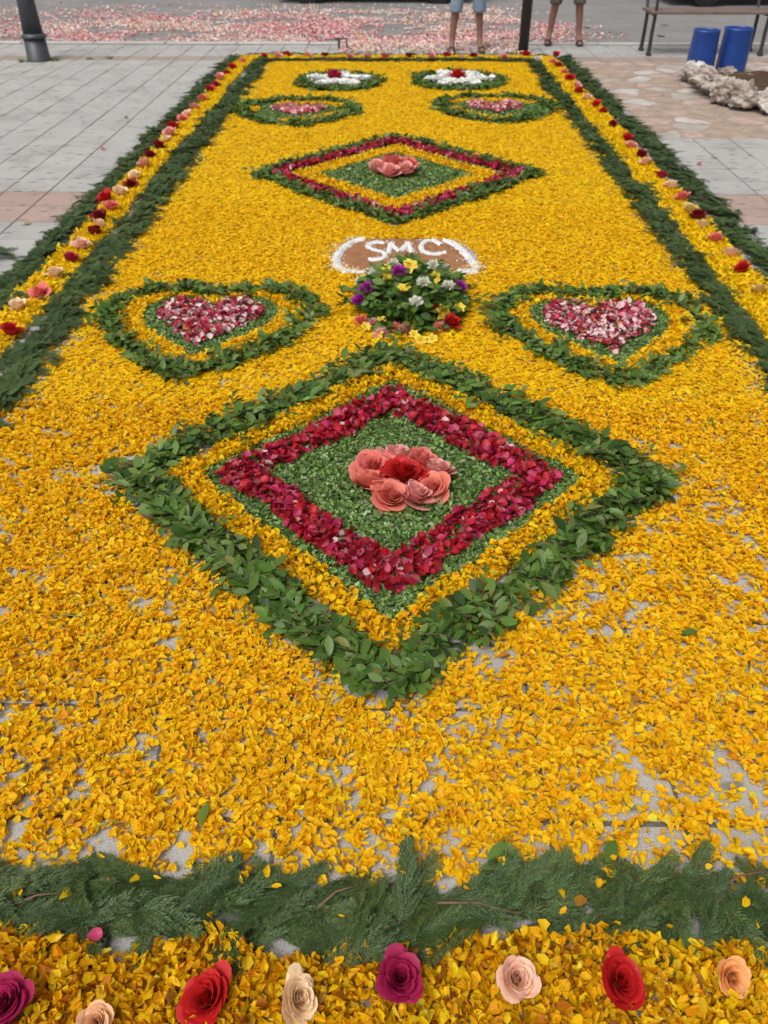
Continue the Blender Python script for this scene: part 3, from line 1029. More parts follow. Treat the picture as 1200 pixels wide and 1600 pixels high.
# ------------------------------------------------------------------ roses
def rose_petals(seed, n, Rr, nu=7, nv=7, tight=1.0, ruffle=1.0):
    """list of (V, F, edge) petals of an open rose, axis +Z, base at z = 0"""
    r = np.random.default_rng(seed)
    out = []
    for i in range(n):
        f = i / (n - 1)
        az_ = i * 2.39996 + r.normal(0, .22)
        t0 = R(2 + 62 * f ** 1.1 * tight + r.normal(0, 5) * f)
        Lp = Rr * (.52 + .40 * f) * r.uniform(.92, 1.08)
        Wp = Rr * (.55 + 1.0 * f) * r.uniform(.9, 1.15)
        r0 = Rr * (.02 + .16 * f)
        lip = r.uniform(.25, .9) * f
        V, E = [], []
        rip, amp = r.uniform(0, 6.28), r.uniform(.4, 1.2) * .04 * ruffle * Rr * (.3 + .7 * f)
        rho, z = r0, Rr * .34 * (1 - f) ** 1.5
        us, rs, zs = [], [], []
        for iu in range(nu):                      # the petal's midline, from its foot to its lip
            u = iu / (nu - 1)
            if iu:
                tt = t0 * (1.35 - .9 * u) + lip * max(0, u - .55) / .45 * 1.3 - .10 * (1 - f)
                rho += Lp / (nu - 1) * math.sin(tt)
                z += Lp / (nu - 1) * math.cos(tt)
            us.append(u); rs.append(max(rho, .01 * Rr)); zs.append(z)
        for iu in range(nu):
            u = iu / (nu - 1)
            prof = .40 + .62 * math.sin(min(1.0, u * 1.15) * math.pi / 2) - .10 * u ** 4
            half = min(2.0, Wp / 2 * prof / max(rs[iu], .22 * Rr))
            for iv in range(nv):
                v = -1 + 2 * iv / (nv - 1)
                ue = u * (1 - .34 * abs(v) ** 2.2 * u ** 2)      # rounded lip
                wv = amp * math.sin(2.3 * v + rip) * u ** 1.5
                rr = float(np.interp(ue, us, rs)) + wv + .02 * Rr * v * v * f
                ph = az_ + v * half
                V.append((rr * math.cos(ph), rr * math.sin(ph), float(np.interp(ue, us, zs)) + .6 * wv))
                E.append(min(1, .1 + u * .8 + .1 * abs(v)))
        F = [(a * nv + b, a * nv + b + 1, (a + 1) * nv + b + 1, (a + 1) * nv + b) for a in range(nu - 1) for b in range(nv - 1)]
        out.append((np.array(V), np.array(F), np.array(E)))
    zmin = min(v[0][:, 2].min() for v in out)
    for v in out:
        v[0][:, 2] -= zmin
    return out

def rose_parts(loc, rot, seed, Rr, colour, label, n=24, group=None, tight=1.0, scale=(1, 1, 1), ruffle=1.0):
    root = empty('rose', loc)
    root.rotation_euler = rot
    root.scale = scale
    tag(root, label, 'rose', group)
    for V, F, E in rose_petals(seed, n, Rr, tight=tight, ruffle=ruffle):
        obj('petal', mesh_np('petal', V, F, ROSE[colour], attr=E), root)
    m = MB()
    m.tube([(0, 0, -.012), (0, 0, .004)], (.004, Rr * .16), 8)
    m.build('sepal', M_gstem, root)
    return root

_rose_small = {}
def rose_small(loc, rot, seed, Rr, colour, label, group):
    k = (seed % 5, colour)
    if k not in _rose_small:
        V, F, E, b = [], [], [], 0
        for v, f, e in rose_petals(200 + seed % 5, 17, 1.12, 5, 5, (.8, .66, .85, .74, .7)[seed % 5]):
            V.append(v); F.append(f + b); E.append(e); b += len(v)
        _rose_small[k] = mesh_np('rose', np.vstack(V), np.vstack(F), ROSE[colour], attr=np.concatenate(E))
    o = obj('rose', _rose_small[k], None, loc)
    o.rotation_euler = rot
    o.scale = (Rr * 1.22,) * 3
    tag(o, label, 'rose', group)
    return o

G1 = 'roses on the petal border strips'
nearR = [  # x, y, colour, radius, tilt x, tilt y, tight, scale, label
    (-0.715, 0.605, 'magenta', .064, R(6), R(-6), .65, (1.15, 1, 1), 'large magenta rose at the bottom left corner'),
    (-0.540, 0.580, 'peach', .05, R(20), R(6), .55, (.95, 1.1, 1.1), 'half closed peach rose between the magenta and the red rose'),
    (-0.336, 0.622, 'red', .058, R(14), R(-8), .78, (.95, 1.1, 1), 'bright red rose on the near strip, left of the cream one'),
    (-0.176, 0.625, 'cream', .048, R(20), R(26), .95, (.85, 1.1, 1), 'small cream rose tipped on its side on the near strip'),
    (0.019, 0.662, 'magenta', .058, R(14), R(4), .55, (1, 1.05, 1.05), 'magenta rose in the middle of the near strip'),
    (0.244, 0.667, 'blush', .051, R(16), R(4), .74, (1, 1, 1), 'blush pink open rose between magenta and red on the near strip'),
    (0.442, 0.660, 'red', .057, R(10), R(6), .76, (.95, 1.15, 1), 'bright red rose on the near strip, right of the blush one'),
    (0.659, 0.676, 'apricot', .042, R(22), R(12), .72, (1, 1, 1), 'small apricot rose at the right end of the near strip')]
for i, (x, y, c, rr, ax, ay, ti, sc, lab) in enumerate(nearR):
    rose_parts((x, y, .036), (ax, ay, random.uniform(-.5, .5)), 400 + i * 7, rr * 1.03, c, lab, 34, G1, ti, sc, 1.6)

LEFT = [(-1.821, 3.498, 'red'), (-1.892, 3.793, 'cream'), (-1.836, 3.963, 'coral'), (-1.841, 4.217, 'cream'), (-1.827, 4.437, 'crimson'), (-1.844, 4.663, 'blush'), (-1.831, 4.886, 'darkred'), (-1.856, 5.039, 'cream'), (-1.876, 5.162, 'darkred'), (-1.861, 5.37, 'coral'), (-1.95, 5.577, 'red'), (-1.903, 5.708, 'cream'), (-1.871, 5.89, 'darkred'), (-1.892, 6.098, 'cream'), (-1.894, 6.39, 'pink'), (-1.928, 6.666, 'darkred'), (-1.922, 6.942, 'darkred'), (-1.917, 7.195, 'cream'), (-1.919, 7.373, 'pink'), (-1.954, 7.605, 'red'), (-1.937, 7.926, 'coral'), (-1.928, 8.109, 'blush'), (-1.929, 8.412, 'pink'), (-1.91, 8.795, 'coral'), (-1.942, 9.276, 'red'), (-1.918, 9.518, 'crimson'), (-1.947, 9.919, 'pink'), (-1.914, 10.23, 'red'), (-1.923, 10.601, 'red'), (-1.857, 10.953, 'coral'), (-2.0, 11.468, 'white')]
RIGHT = [(2.017, 11.519, 'red'), (1.897, 11.0, 'coral'), (1.932, 10.736, 'crimson'), (1.931, 10.319, 'coral'), (1.924, 9.93, 'red'), (1.924, 9.531, 'pink'), (1.903, 9.225, 'red'), (1.922, 8.905, 'blush'), (1.954, 8.575, 'red'), (1.959, 8.293, 'red'), (1.934, 7.75, 'darkred'), (1.949, 7.266, 'red'), (1.933, 7.032, 'pink'), (1.94, 6.714, 'darkred'), (1.93, 6.51, 'blush'), (1.953, 6.147, 'crimson'), (1.95, 5.892, 'cream'), (1.965, 5.626, 'coral'), (1.933, 5.365, 'paleyellow'), (1.937, 5.223, 'darkred'), (1.925, 5.075, 'cream'), (1.929, 4.82, 'coral'), (1.944, 4.575, 'blush'), (1.937, 4.339, 'red'), (1.917, 4.044, 'paleyellow')]
FAR = [(-1.641, 11.375, 'red'), (-1.494, 11.426, 'pink'), (-1.371, 11.476, 'red'), (-1.113, 11.479, 'pink'), (-0.892, 11.433, 'darkred'), (-0.584, 11.389, 'pink'), (-0.358, 11.343, 'pink'), (-0.144, 11.394, 'coral'), (0.16, 11.398, 'darkred'), (0.433, 11.401, 'pink'), (0.645, 11.501, 'crimson'), (0.808, 11.293, 'blush'), (0.98, 11.457, 'darkred'), (1.351, 11.337, 'coral'), (1.646, 11.514, 'red'), (1.751, 11.228, 'white')]
ORD = ['first', 'second', 'third', 'fourth', 'fifth', 'sixth', 'seventh', 'eighth', 'ninth', 'tenth']
def border_roses(rows, where, order_word, key, seed0):
    rows = sorted(rows, key=key)
    cnt, tot = {}, {}
    for r_ in rows: tot[r_[2]] = tot.get(r_[2], 0) + 1
    for i, (x, y, c) in enumerate(rows):
        k = cnt.get(c, 0); cnt[c] = k + 1
        w = COLOUR_WORD[c]
        lab = f'only {w} rose on {where}' if tot[c] == 1 else f'{w} rose on {where}, {ORD[k]} {w} one {order_word}'
        rr = random.uniform(.048, .064) if y > 5 else random.uniform(.048, .06)
        if c in ('cream', 'blush', 'white', 'paleyellow'): rr *= .9
        rose_small((x, y, .02), (random.gauss(.12, .2), random.gauss(0, .25), random.uniform(0, 6.28)), seed0 + i, rr, c, lab, G1)
border_roses(LEFT, 'the left strip', 'from its near end', lambda r_: r_[1], 0)
border_roses(RIGHT, 'the right strip', 'from its near end', lambda r_: r_[1], 40)
border_roses(FAR, 'the far strip', 'from the left', lambda r_: r_[0], 80)

# rose cluster in the big diamond
cl = [(0.035, 2.335, 'red', .052, 'bright red rose at the centre of the big diamond'),
      (-0.085, 2.415, 'coral', .047, 'coral rose upper left in the big diamond cluster'),
      (-0.098, 2.295, 'salmon', .047, 'orange salmon rose at the left of the big diamond cluster'),
      (0.012, 2.478, 'pink', .046, 'pale pink rose at the top of the big diamond cluster'),
      (0.115, 2.445, 'coral', .046, 'coral rose upper right in the big diamond cluster'),
      (0.178, 2.372, 'pink', .046, 'pink rose at the right of the big diamond cluster'),
      (0.162, 2.270, 'salmon', .045, 'salmon rose lower right in the big diamond cluster'),
      (0.085, 2.215, 'pink', .046, 'pale pink rose at the bottom right of the big diamond cluster'),
      (-0.015, 2.215, 'salmon', .048, 'salmon pink rose lower left in the big diamond cluster')]
for i, (x, y, c, rr, lab) in enumerate(cl):
    dx, dy = x - .035, y - 2.335
    x, y = .035 + dx * .86, 2.335 + dy * .92
    rose_parts((x, y, .018 if i else .03), (-dy * 2.6, dx * 2.6, random.uniform(0, 6.28)), 700 + i * 5, rr * 1.85, c, lab, 26,
               'roses clustered in the big diamond', 1.12, (1, 1, .85), 2.0)
# rose cluster in the far diamond
cf = [(-0.02, 6.36, 'darkred', .04, 'dark red rose bud at the centre of the far diamond'),
      (-0.13, 6.30, 'pink', .08, 'pink rose at the left of the far diamond cluster'),
      (-0.03, 6.20, 'pink', .08, 'pink rose at the front of the far diamond cluster'),
      (0.09, 6.24, 'pink', .08, 'pink rose front right in the far diamond cluster'),
      (0.11, 6.36, 'coral', .08, 'coral rose at the right of the far diamond cluster'),
      (-0.03, 6.45, 'coral', .08, 'coral rose at the back of the far diamond cluster'),
      (-0.02, 6.33, 'coral', .08, 'coral rose in the middle of the far diamond cluster')]
for i, (x, y, c, rr, lab) in enumerate(cf):
    rose_small((x, y, (.09 if i == 0 else .05 if i == 6 else .015)), (random.gauss(0, .15), random.gauss(0, .15), random.uniform(0, 6)), 300 + i, rr, c, lab,
               'roses clustered in the far diamond')

# ------------------------------------------------------------------ white flower motifs at the far end
WHT = [(0.88, 0.87, 0.83), (0.9, 0.9, 0.88), (0.86, 0.82, 0.72)]
def white_flower(c, a, b, label, rot, npet, side):
    root = wempty('flower_motif', (c[0], c[1], 0))
    tag(root, label, 'flower design', 'white flower motifs')
    t = np.linspace(0, 2 * np.pi, 200, endpoint=False)
    path = [(c[0] + a * .86 * math.cos(q), c[1] + b * .86 * math.sin(q), math.atan2(b * math.cos(q), -a * math.sin(q))) for q in t]
    leaf_border(root, path, .15, 170, 160, .055, .035, .7)
    p = uni(17000, c[0] - a, c[0] + a, c[1] - b, c[1] + b)
    p = p[ell(p, c, a, b) < .82]
    part = wempty('chopped_leaf_filling', (c[0], c[1], 0), root)
    chopped_in(part, p, .024, .012)
    for k in range(npet):
        q = rot + 2 * math.pi * k / npet
        pc = (c[0] + .42 * a * math.cos(q), c[1] + .44 * b * math.sin(q))
        d = uni(700, -.20, .20, -.12, .12)
        d = d[np.hypot(d[:, 0] / .145, d[:, 1] / .085) < 1]
        ca, sa = math.cos(q), math.sin(q)
        pp = np.column_stack([pc[0] + d[:, 0] * ca - d[:, 1] * sa, pc[1] + d[:, 0] * sa + d[:, 1] * ca])
        part = wempty('white_petal', (pc[0], pc[1], 0), root)
        petals_in(part, pp, False, .10, .02, 0, .062, WHT, np.array([.4, .4, .2]), M_rosepetal, kind='rose', zmin=.024)
    rose_small((c[0] + side, c[1], .02), (0, 0, 1), int(c[0] * 10) + 900, .10, 'crimson' if c[0] < 0 else 'red',
               ('crimson' if c[0] < 0 else 'bright red') + ' rose in the middle of the ' + ('left' if c[0] < 0 else 'right') + ' white flower', 'roses on the white flowers')
white_flower(*WF[0], 'white petalled flower in a leaf ring, far left of the carpet', .3, 5, -.05)
white_flower(*WF[1], 'white petalled flower in a leaf ring, far right of the carpet', .0, 6, -.01)

# ------------------------------------------------------------------ sawdust plaque with the letters
M_saw = plain_mat('brown_sawdust', (0.249, 0.112, 0.050), (0.365, 0.178, 0.087), 30, 0.95, 0.1, 0.6, 180, 0, 0.01)
M_flour = plain_mat('white_powder', (0.598, 0.589, 0.581), (0.714, 0.714, 0.705), 60, 0.9, 0.1, 0.5, 160, 0, 0.006)
plq = empty('sawdust_plaque', (PLQ_C[0], PLQ_C[1], 0))
tag(plq, 'brown sawdust plaque with white powder letters behind the bouquet', 'plaque')
outline = [(-0.19, 4.33), (-0.265, 4.36), (-0.315, 4.44), (-0.33, 4.54), (-0.312, 4.66), (-0.285, 4.74), (-0.24, 4.83), (-0.175, 4.885), (-0.036, 4.90), (0.134, 4.902), (0.303, 4.88), (0.365, 4.785), (0.41, 4.67), (0.446, 4.52), (0.46, 4.40), (0.39, 4.31), (0.2, 4.22), (0.0, 4.22)]
def smooth_closed(pts, n=6):
    out = []
    m = len(pts)
    for i in range(m):
        p0, p1, p2, p3 = [np.array(pts[(i + k) % m]) for k in (-1, 0, 1, 2)]
        for k in range(n):
            t = k / n
            out.append(.5 * ((2 * p1) + (-p0 + p2) * t + (2 * p0 - 5 * p1 + 4 * p2 - p3) * t * t + (-p0 + 3 * p1 - 3 * p2 + p3) * t ** 3))
    return out
ol = np.array(smooth_closed(outline))
V, F = [], []
cen = np.array(PLQ_C)
rings = 14
for r_ in range(rings + 1):
    f = 1 - r_ / (rings + .6)
    for q in ol:
        x, y = cen + (q - cen) * f
        z = .002 + .014 * min(1, (1 - f) * 7) + .004 * (float(vnoise(x, y, 40, 3)) - .5) + .004 * (float(vnoise(x, y, 110, 5)) - .5)
        V.append((x - cen[0], y - cen[1], max(.002, z)))
m_ = len(ol)
for r_ in range(rings):
    for k in range(m_):
        F.append((r_ * m_ + k, r_ * m_ + (k + 1) % m_, (r_ + 1) * m_ + (k + 1) % m_, (r_ + 1) * m_ + k))
b = MB(); b.add(V, F + [tuple(range(rings * m_, (rings + 1) * m_))])
b.build('sawdust_base', M_saw, plq, smooth=True)

def powder(name, pts, wid, parent, z=.016, h=.009, seed=0):
    """a ridge of white powder poured along a line"""
    P = [np.array(pts[0])]
    for i in range(len(pts) - 1):
        p0 = np.array(pts[max(0, i - 1)]); p1 = np.array(pts[i]); p2 = np.array(pts[i + 1]); p3 = np.array(pts[min(len(pts) - 1, i + 2)])
        m = max(3, int(np.linalg.norm(p2 - p1) / .012))
        for k in range(1, m + 1):
            t = k / m
            P.append(.5 * ((2 * p1) + (-p0 + p2) * t + (2 * p0 - 5 * p1 + 4 * p2 - p3) * t * t + (-p0 + 3 * p1 - 3 * p2 + p3) * t ** 3))
    r = np.random.default_rng(seed)
    n = len(P)
    nv = 7
    V, F = [], []
    for i in range(n):
        d = P[min(i + 1, n - 1)] - P[max(i - 1, 0)]
        d = d / (np.linalg.norm(d) + 1e-9)
        s = np.array((-d[1], d[0]))
        w = wid * (.6 + .8 * float(vnoise(P[i][0], P[i][1], 55, seed))) * (.55 if i in (0, n - 1) else 1)
        for k in range(nv):
            v = -1 + 2 * k / (nv - 1)
            e = r.normal(0, .13) if abs(v) == 1 else 0
            q = P[i] + s * w / 2 * (v + e)
            V.append((q[0] - PLQ_C[0], q[1] - PLQ_C[1], z - .007 + (h + .007) * (1 - v * v) ** .7 + (r.normal(0, .0012) if abs(v) < 1 else 0)))
    for i in range(n - 1):
        for k in range(nv - 1):
            F.append((i * nv + k, (i + 1) * nv + k, (i + 1) * nv + k + 1, i * nv + k + 1))
    return obj(name, mesh_np(name, np.array(V), np.array(F), M_flour), parent)
tag(powder('white_rim', [(-0.165, 4.325), (-0.224, 4.334), (-0.28, 4.364), (-0.323, 4.437), (-0.337, 4.544), (-0.32, 4.657), (-0.291, 4.738), (-0.245, 4.833), (-0.179, 4.88)], .06, plq, .009, .013, 1), 'white powder rim on the left side')
tag(powder('white_rim', [(0.30, 4.86), (0.365, 4.781), (0.408, 4.666), (0.446, 4.522), (0.465, 4.41), (0.43, 4.35)], .064, plq, .009, .013, 2), 'white powder rim on the right side')
powder('white_rim', [(0.46, 4.36), (0.40, 4.33), (0.36, 4.37)], .11, plq, .009, .012, 3)
tag(powder('letter', [(-0.055, 4.776), (-0.11, 4.804), (-0.155, 4.751), (-0.128, 4.677), (-0.066, 4.637), (-0.051, 4.57), (-0.088, 4.519), (-0.148, 4.521)], .043, plq, .017, .008, 4), 'white letter S')
Mm = empty('letter', (0, 0, 0), plq); tag(Mm, 'white letter M')
for i, (a, b_) in enumerate([((-0.033, 4.604), (-0.020, 4.785)), ((-0.018, 4.780), (0.033, 4.640)), ((0.033, 4.640), (0.084, 4.785)), ((0.086, 4.785), (0.108, 4.610))]):
    powder('stroke', [a, b_], .037, Mm, .017 + .0008 * i, .008, 10 + i)
tag(powder('letter', [(0.285, 4.761), (0.242, 4.828), (0.187, 4.822), (0.162, 4.72), (0.182, 4.633), (0.238, 4.605), (0.302, 4.637)], .043, plq, .017, .008, 6), 'white letter C')

gr = np.vstack([np.array(q)[None] + rng.normal(0, .022, (26, 2)) for q in
                [(-0.055, 4.776), (-0.11, 4.804), (-0.155, 4.751), (-0.128, 4.677), (-0.066, 4.637), (-0.051, 4.57), (-0.088, 4.519), (-.02, 4.78), (.03, 4.64), (.085, 4.785), (.1, 4.65),
                 (0.242, 4.828), (0.187, 4.822), (0.162, 4.72), (0.182, 4.633), (0.238, 4.605)]]
               + [np.array(q)[None] + rng.normal(0, .034, (60, 2)) for q in [(-0.224, 4.334), (-0.28, 4.364), (-0.323, 4.437), (-0.337, 4.544), (-0.32, 4.657), (-0.291, 4.738), (-0.245, 4.833),
                 (0.365, 4.781), (0.408, 4.666), (0.446, 4.522), (0.465, 4.41), (0.43, 4.35), (.39, 4.32)]])
n = len(gr)
V = np.einsum('nij,nkj->nki', rot3(rng.uniform(0, 6.28, n), rng.normal(0, .5, n), rng.normal(0, .5, n)) * rng.uniform(.004, .012, n)[:, None, None], CH_V[rng.integers(0, 3, n)])
V = V + np.column_stack([gr - np.array(PLQ_C), .021 + rng.random(n) * .006])[:, None, :]
tag(obj('powder_grains', mesh_np('powder_grains', V.reshape(-1, 3), np.arange(n * 4).reshape(-1, 4), M_flour), plq), kind='stuff')

# ------------------------------------------------------------------ bouquet in front of the plaque
bq_c = (0.09, 3.97, 0)
bq = wempty('bouquet', bq_c)
tag(bq, 'mixed bouquet of yellow, magenta and white blooms with glossy leaves before the plaque', 'bouquet')
def dome(x, y):
    d = math.hypot((x - bq_c[0]) / .31, (y - 3.93) / .40)
    return .015 + .18 * max(0, 1 - d * d) ** .8
n = 760
P, yaw, pit, rol, sc = [], [], [], [], []
while len(P) < n:
    a, rr = random.uniform(0, 6.283), math.sqrt(random.random()) * 1.05
    x, y = bq_c[0] + .25 * rr * math.cos(a), 3.92 + .38 * rr * math.sin(a)
    if y < 3.64 and random.random() < .5: continue
    z = dome(x, y) * random.uniform(.15, 1.0) + .008
    P.append((x, y, z)); yaw.append(a + random.gauss(0, .6)); pit.append(-random.gauss(.05, .3)); rol.append(random.gauss(0, .45))
    sc.append(random.uniform(.04, .075))
for (x, y) in [(-0.24, 4.06), (0.40, 4.10), (0.41, 3.93), (-0.23, 3.76), (-0.19, 3.80), (0.44, 3.85), (0.047, 4.42), (0.02, 4.40), (0.0, 3.50), (0.12, 4.42), (-.27, 3.9), (.46, 3.78), (.5, 3.74)]:
    for k in range(3):
        a = math.atan2(y - 4.0, x - bq_c[0]) + random.gauss(0, .6)
        P.append((x + random.gauss(0, .02), y + random.gauss(0, .02), .02 + random.random() * .05)); yaw.append(a); pit.append(-random.gauss(.2, .3)); rol.append(random.gauss(0, .4)); sc.append(random.uniform(.05, .07))
for k in range(46):       # long leaves fanning out of the back and sides
    a = random.gauss(math.pi / 2, .95)
    rr = random.uniform(.55, .95)
    P.append((bq_c[0] + .24 * rr * math.cos(a), 3.95 + .24 * rr * math.sin(a), .02 + random.random() * .07)); yaw.append(a + random.gauss(0, .35)); pit.append(-random.gauss(.25, .25)); rol.append(random.gauss(0, .4)); sc.append(random.uniform(.07, .11))
for k in range(260):      # low layer of leaves hiding the slabs
    a, rr = random.uniform(0, 6.283), math.sqrt(random.random())
    P.append((bq_c[0] + .25 * rr * math.cos(a), 3.93 + .36 * rr * math.sin(a), .008 + random.random() * .035)); yaw.append(random.uniform(0, 6.28)); pit.append(random.gauss(0, .1)); rol.append(random.gauss(0, .2)); sc.append(random.uniform(.06, .085))
P = np.array(P); n = len(P)
Mx = rot3(np.array(yaw), np.array(rol), np.array(pit)) * np.array(sc)[:, None, None]
Mx[:, :, 1] *= 1.25
part = wempty('foliage', bq_c, bq)
emit(part, 'leaf', 'leaves', LF_V, LF_F, rng.integers(0, 10, n), Mx, P, GREEN, pick(GREEN_P, n), M_leaf, 300, .15)
M_yf = two_tone('yellow_bloom', (0.75, 0.42, 0.02), (0.86, 0.72, 0.08))
M_mf = two_tone('magenta_bloom', (0.3, 0.01, 0.22), (0.5, 0.04, 0.42))
M_wf = two_tone('white_bloom', (0.7, 0.68, 0.5), (0.86, 0.85, 0.78))
M_pf = two_tone('pink_bloom', (0.6, 0.1, 0.16), (0.85, 0.5, 0.5))
def bloom(seed, npet, rad, openness):
    V, F, E, b = [], [], [], 0
    r = np.random.default_rng(seed)
    for k in range(npet):
        a = 2 * math.pi * k / npet + r.normal(0, .1)
        for i in range(4):
            u = i / 3
            w = rad * (.18, .42, .48, .12)[i] * 1.5
            ro, zz = rad * u * math.sin(openness * (.4 + u * .7)), rad * u * math.cos(openness * (.4 + u * .7))
            for v in (-1, 0, 1):
                V.append((ro * math.cos(a) - v * w / 2 * math.sin(a), ro * math.sin(a) + v * w / 2 * math.cos(a), zz + abs(v) * w * .15 + r.normal(0, .02) * rad))
                E.append(u)
        for i in range(3):
            for v in range(2):
                q = b + i * 3 + v
                F.append((q, q + 3, q + 4, q + 1))
        b += 12
    return np.array(V), np.array(F), np.array(E)
BLM = [bloom(s, 6, 1, o_) for s, o_ in ((1, 1.0), (2, .75), (3, 1.2))]
def put_bloom(name, x, y, z, rad, mat, i, rx=None, label=None):
    V_, F_, E_ = BLM[i % 3]
    me = mesh_np(name, V_ * rad, F_, mat, attr=E_)
    o = obj(name, me, bq, (x - bq_c[0], y - bq_c[1], z))
    o.rotation_euler = (random.gauss(.7, .3) if rx is None else rx, random.gauss(0, .35), random.uniform(-.5, .5))
    return o
for i, (x, y) in enumerate([(-0.035, 3.98), (-0.041, 3.872), (0.083, 3.991), (0.212, 3.902), (0.052, 3.736), (0.233, 3.657), (0.321, 3.732), (-0.055, 3.605), (-0.056, 3.50), (-0.134, 3.59), (0.099, 3.51), (0.13, 3.46), (0.185, 3.47)]):
    put_bloom('yellow_flower', x, y, max(.025, dome(x, y) * .92), random.uniform(.034, .046) * (1 if y > 3.62 else .75), M_yf, i)
def pompon(name, x, y, z, rad, mat, seed):
    """thistle-like ball of narrow florets"""
    r = np.random.default_rng(seed)
    V, F, E = [], [], []
    for k in range(90):
        d = r.normal(0, 1, 3); d[2] = abs(d[2]); d /= np.linalg.norm(d)
        s = np.cross(d, r.normal(0, 1, 3)); s /= np.linalg.norm(s)
        q = len(V)
        V += [d * rad * .2, d * rad * .7 + s * rad * .14, d * rad * r.uniform(.9, 1.1), d * rad * .7 - s * rad * .14]
        E += [0, .5, 1, .5]
        F.append((q, q + 1, q + 2, q + 3))
    return obj(name, mesh_np(name, np.array(V), np.array(F), mat, attr=np.array(E)), bq, (x - bq_c[0], y - bq_c[1], z))
for i, (x, y) in enumerate([(-0.171, 3.80), (-0.135, 3.85), (0.025, 3.87), (0.329, 3.90)]):
    pompon('magenta_flower', x, y, dome(x, y) + .005 if i < 3 else .10, .045, M_mf, i)
for i, (x, y) in enumerate([(-0.17, 4.12), (0.223, 4.17), (0.271, 3.84), (0.0, 4.02), (-0.1, 3.98), (0.202, 4.03), (0.145, 3.79), (0.108, 3.66), (.26, 4.14), (-.12, 4.10)]):
    o = pompon('white_flower_spray', x, y, dome(x, y) * .95, .04, M_wf, 20 + i)
    o.scale = (1, .8, 1.1)
for i, (x, y) in enumerate([(-0.156, 3.67), (-0.093, 3.64), (-0.026, 3.66), (0.009, 3.59), (0.056, 3.57), (-0.057, 3.53), (0.224, 3.60)]):
    pompon('pink_carnation', x, y, .012, .045, M_pf if i % 3 else ROSE['coral'], 50 + i)
rose_small((0.276, 3.62, .03), (.4, 0, 1), 3, .045, 'red', 'bright red rose at the lower right of the bouquet', 'roses beside the bouquet')
rose_small((0.185, 3.70, .05), (.4, 0, 2), 4, .045, 'darkred', 'dark red rose low in the bouquet', 'roses beside the bouquet')

# ------------------------------------------------------------------ loose leaves, stems and petals on the carpet
def loose_sprig(x, y, z, a, n, lsize, label):
    root = empty('leafy_twig', (x, y, z), None, a)
    tag(root, label, 'twig', 'loose green bits on the petals')
    b = MB(); b.tube([(0, 0, .002), (.05, .004, .008), (.10, -.003, .006)], (.0022, .0018, .001), 5); b.build('stem', M_gstem, root)
    for k in range(n):
        t = k // 2 / max(1, (n - 1) // 2)
        o = obj('leaf', pooled('leaf', LF_V, LF_F, k % 10, GREEN[(1, 3, 0)[k % 3]], M_leaf), root, (.015 + .085 * t, 0, .006))
        o.rotation_euler = (random.gauss(0, .3), -random.gauss(.12, .15), (1 if k % 2 else -1) * random.uniform(.6, 1.0) if k < n - 1 or n % 2 == 0 else 0)
        o.scale = (lsize * random.uniform(.85, 1.1),) * 3
loose_sprig(0.262, 0.965, .03, R(-105), 7, .052, 'green leafy twig lying on the near evergreen band')
def loose_leaf(x, y, z, a, s, label, stretch=1.0):
    o = obj('leaf', pooled('leaf', LF_V, LF_F, random.randrange(10), GREEN[random.choice((1, 3, 0))], M_leaf), None, (x, y, z))
    o.name = 'loose_leaf'
    o.rotation_euler = (random.gauss(0, .2), -.1, a)
    o.scale = (s, s * stretch, s)
    tag(o, label, 'leaf', 'loose green bits on the petals')
loose_leaf(-0.431, 0.99, .02, R(80), .055, 'single green leaf on petals above the near evergreen band, left of centre')
loose_leaf(0.47, 0.905, .035, R(60), .06, 'pale green leaf at the upper edge of the near evergreen band, right of centre')
loose_leaf(-0.66, 1.77, .02, R(100), .05, 'green leaf lying alone left of the big diamond')
loose_leaf(1.272, 2.72, .02, R(95), .07, 'narrow green leaf on yellow petals right of the big diamond', .6)
loose_leaf(0.83, 1.60, .02, R(10), .05, 'small green leaf on yellow petals below the big diamond, right side')
for x, y, a, L, lab in [(-0.668, 0.985, .15, .07, 'short green stem lying above the left end of the near band'), (-1.0, 1.64, .05, .10, 'long thin green stem on petals at the left edge'),
                        (-0.90, 1.50, -1.2, .06, 'curved green stem on petals at the left edge')]:
    b = MB(); b.tube([(0, 0, .012), (L * .5, .006, .020), (L, 0, .013)], .0016, 5)
    o = b.build('green_stem', M_gstem, None, (x, y, .004)); o.rotation_euler = (0, 0, a)
    tag(o, lab, 'stem', 'loose green bits on the petals')
def loose_petal(x, y, z, s, c, label):
    me = mesh_np('loose_petal', RP_V[random.randrange(10)], RP_F, M_rosepetal, np.tile(np.array(c), (16, 1)))
    o = obj('loose_petal', me, None, (x, y, z)); o.scale = (s,) * 3; o.rotation_euler = (.2, .2, random.uniform(0, 6))
    tag(o, label, 'petal', 'loose coloured petals')
loose_petal(0.025, 1.262, .012, .026, (.42, .02, .13), 'magenta petal on the slab below the tip of the big diamond')
loose_petal(-0.589, 0.735, .045, .03, (.55, .05, .14), 'pink red petal on the near evergreen band at left')

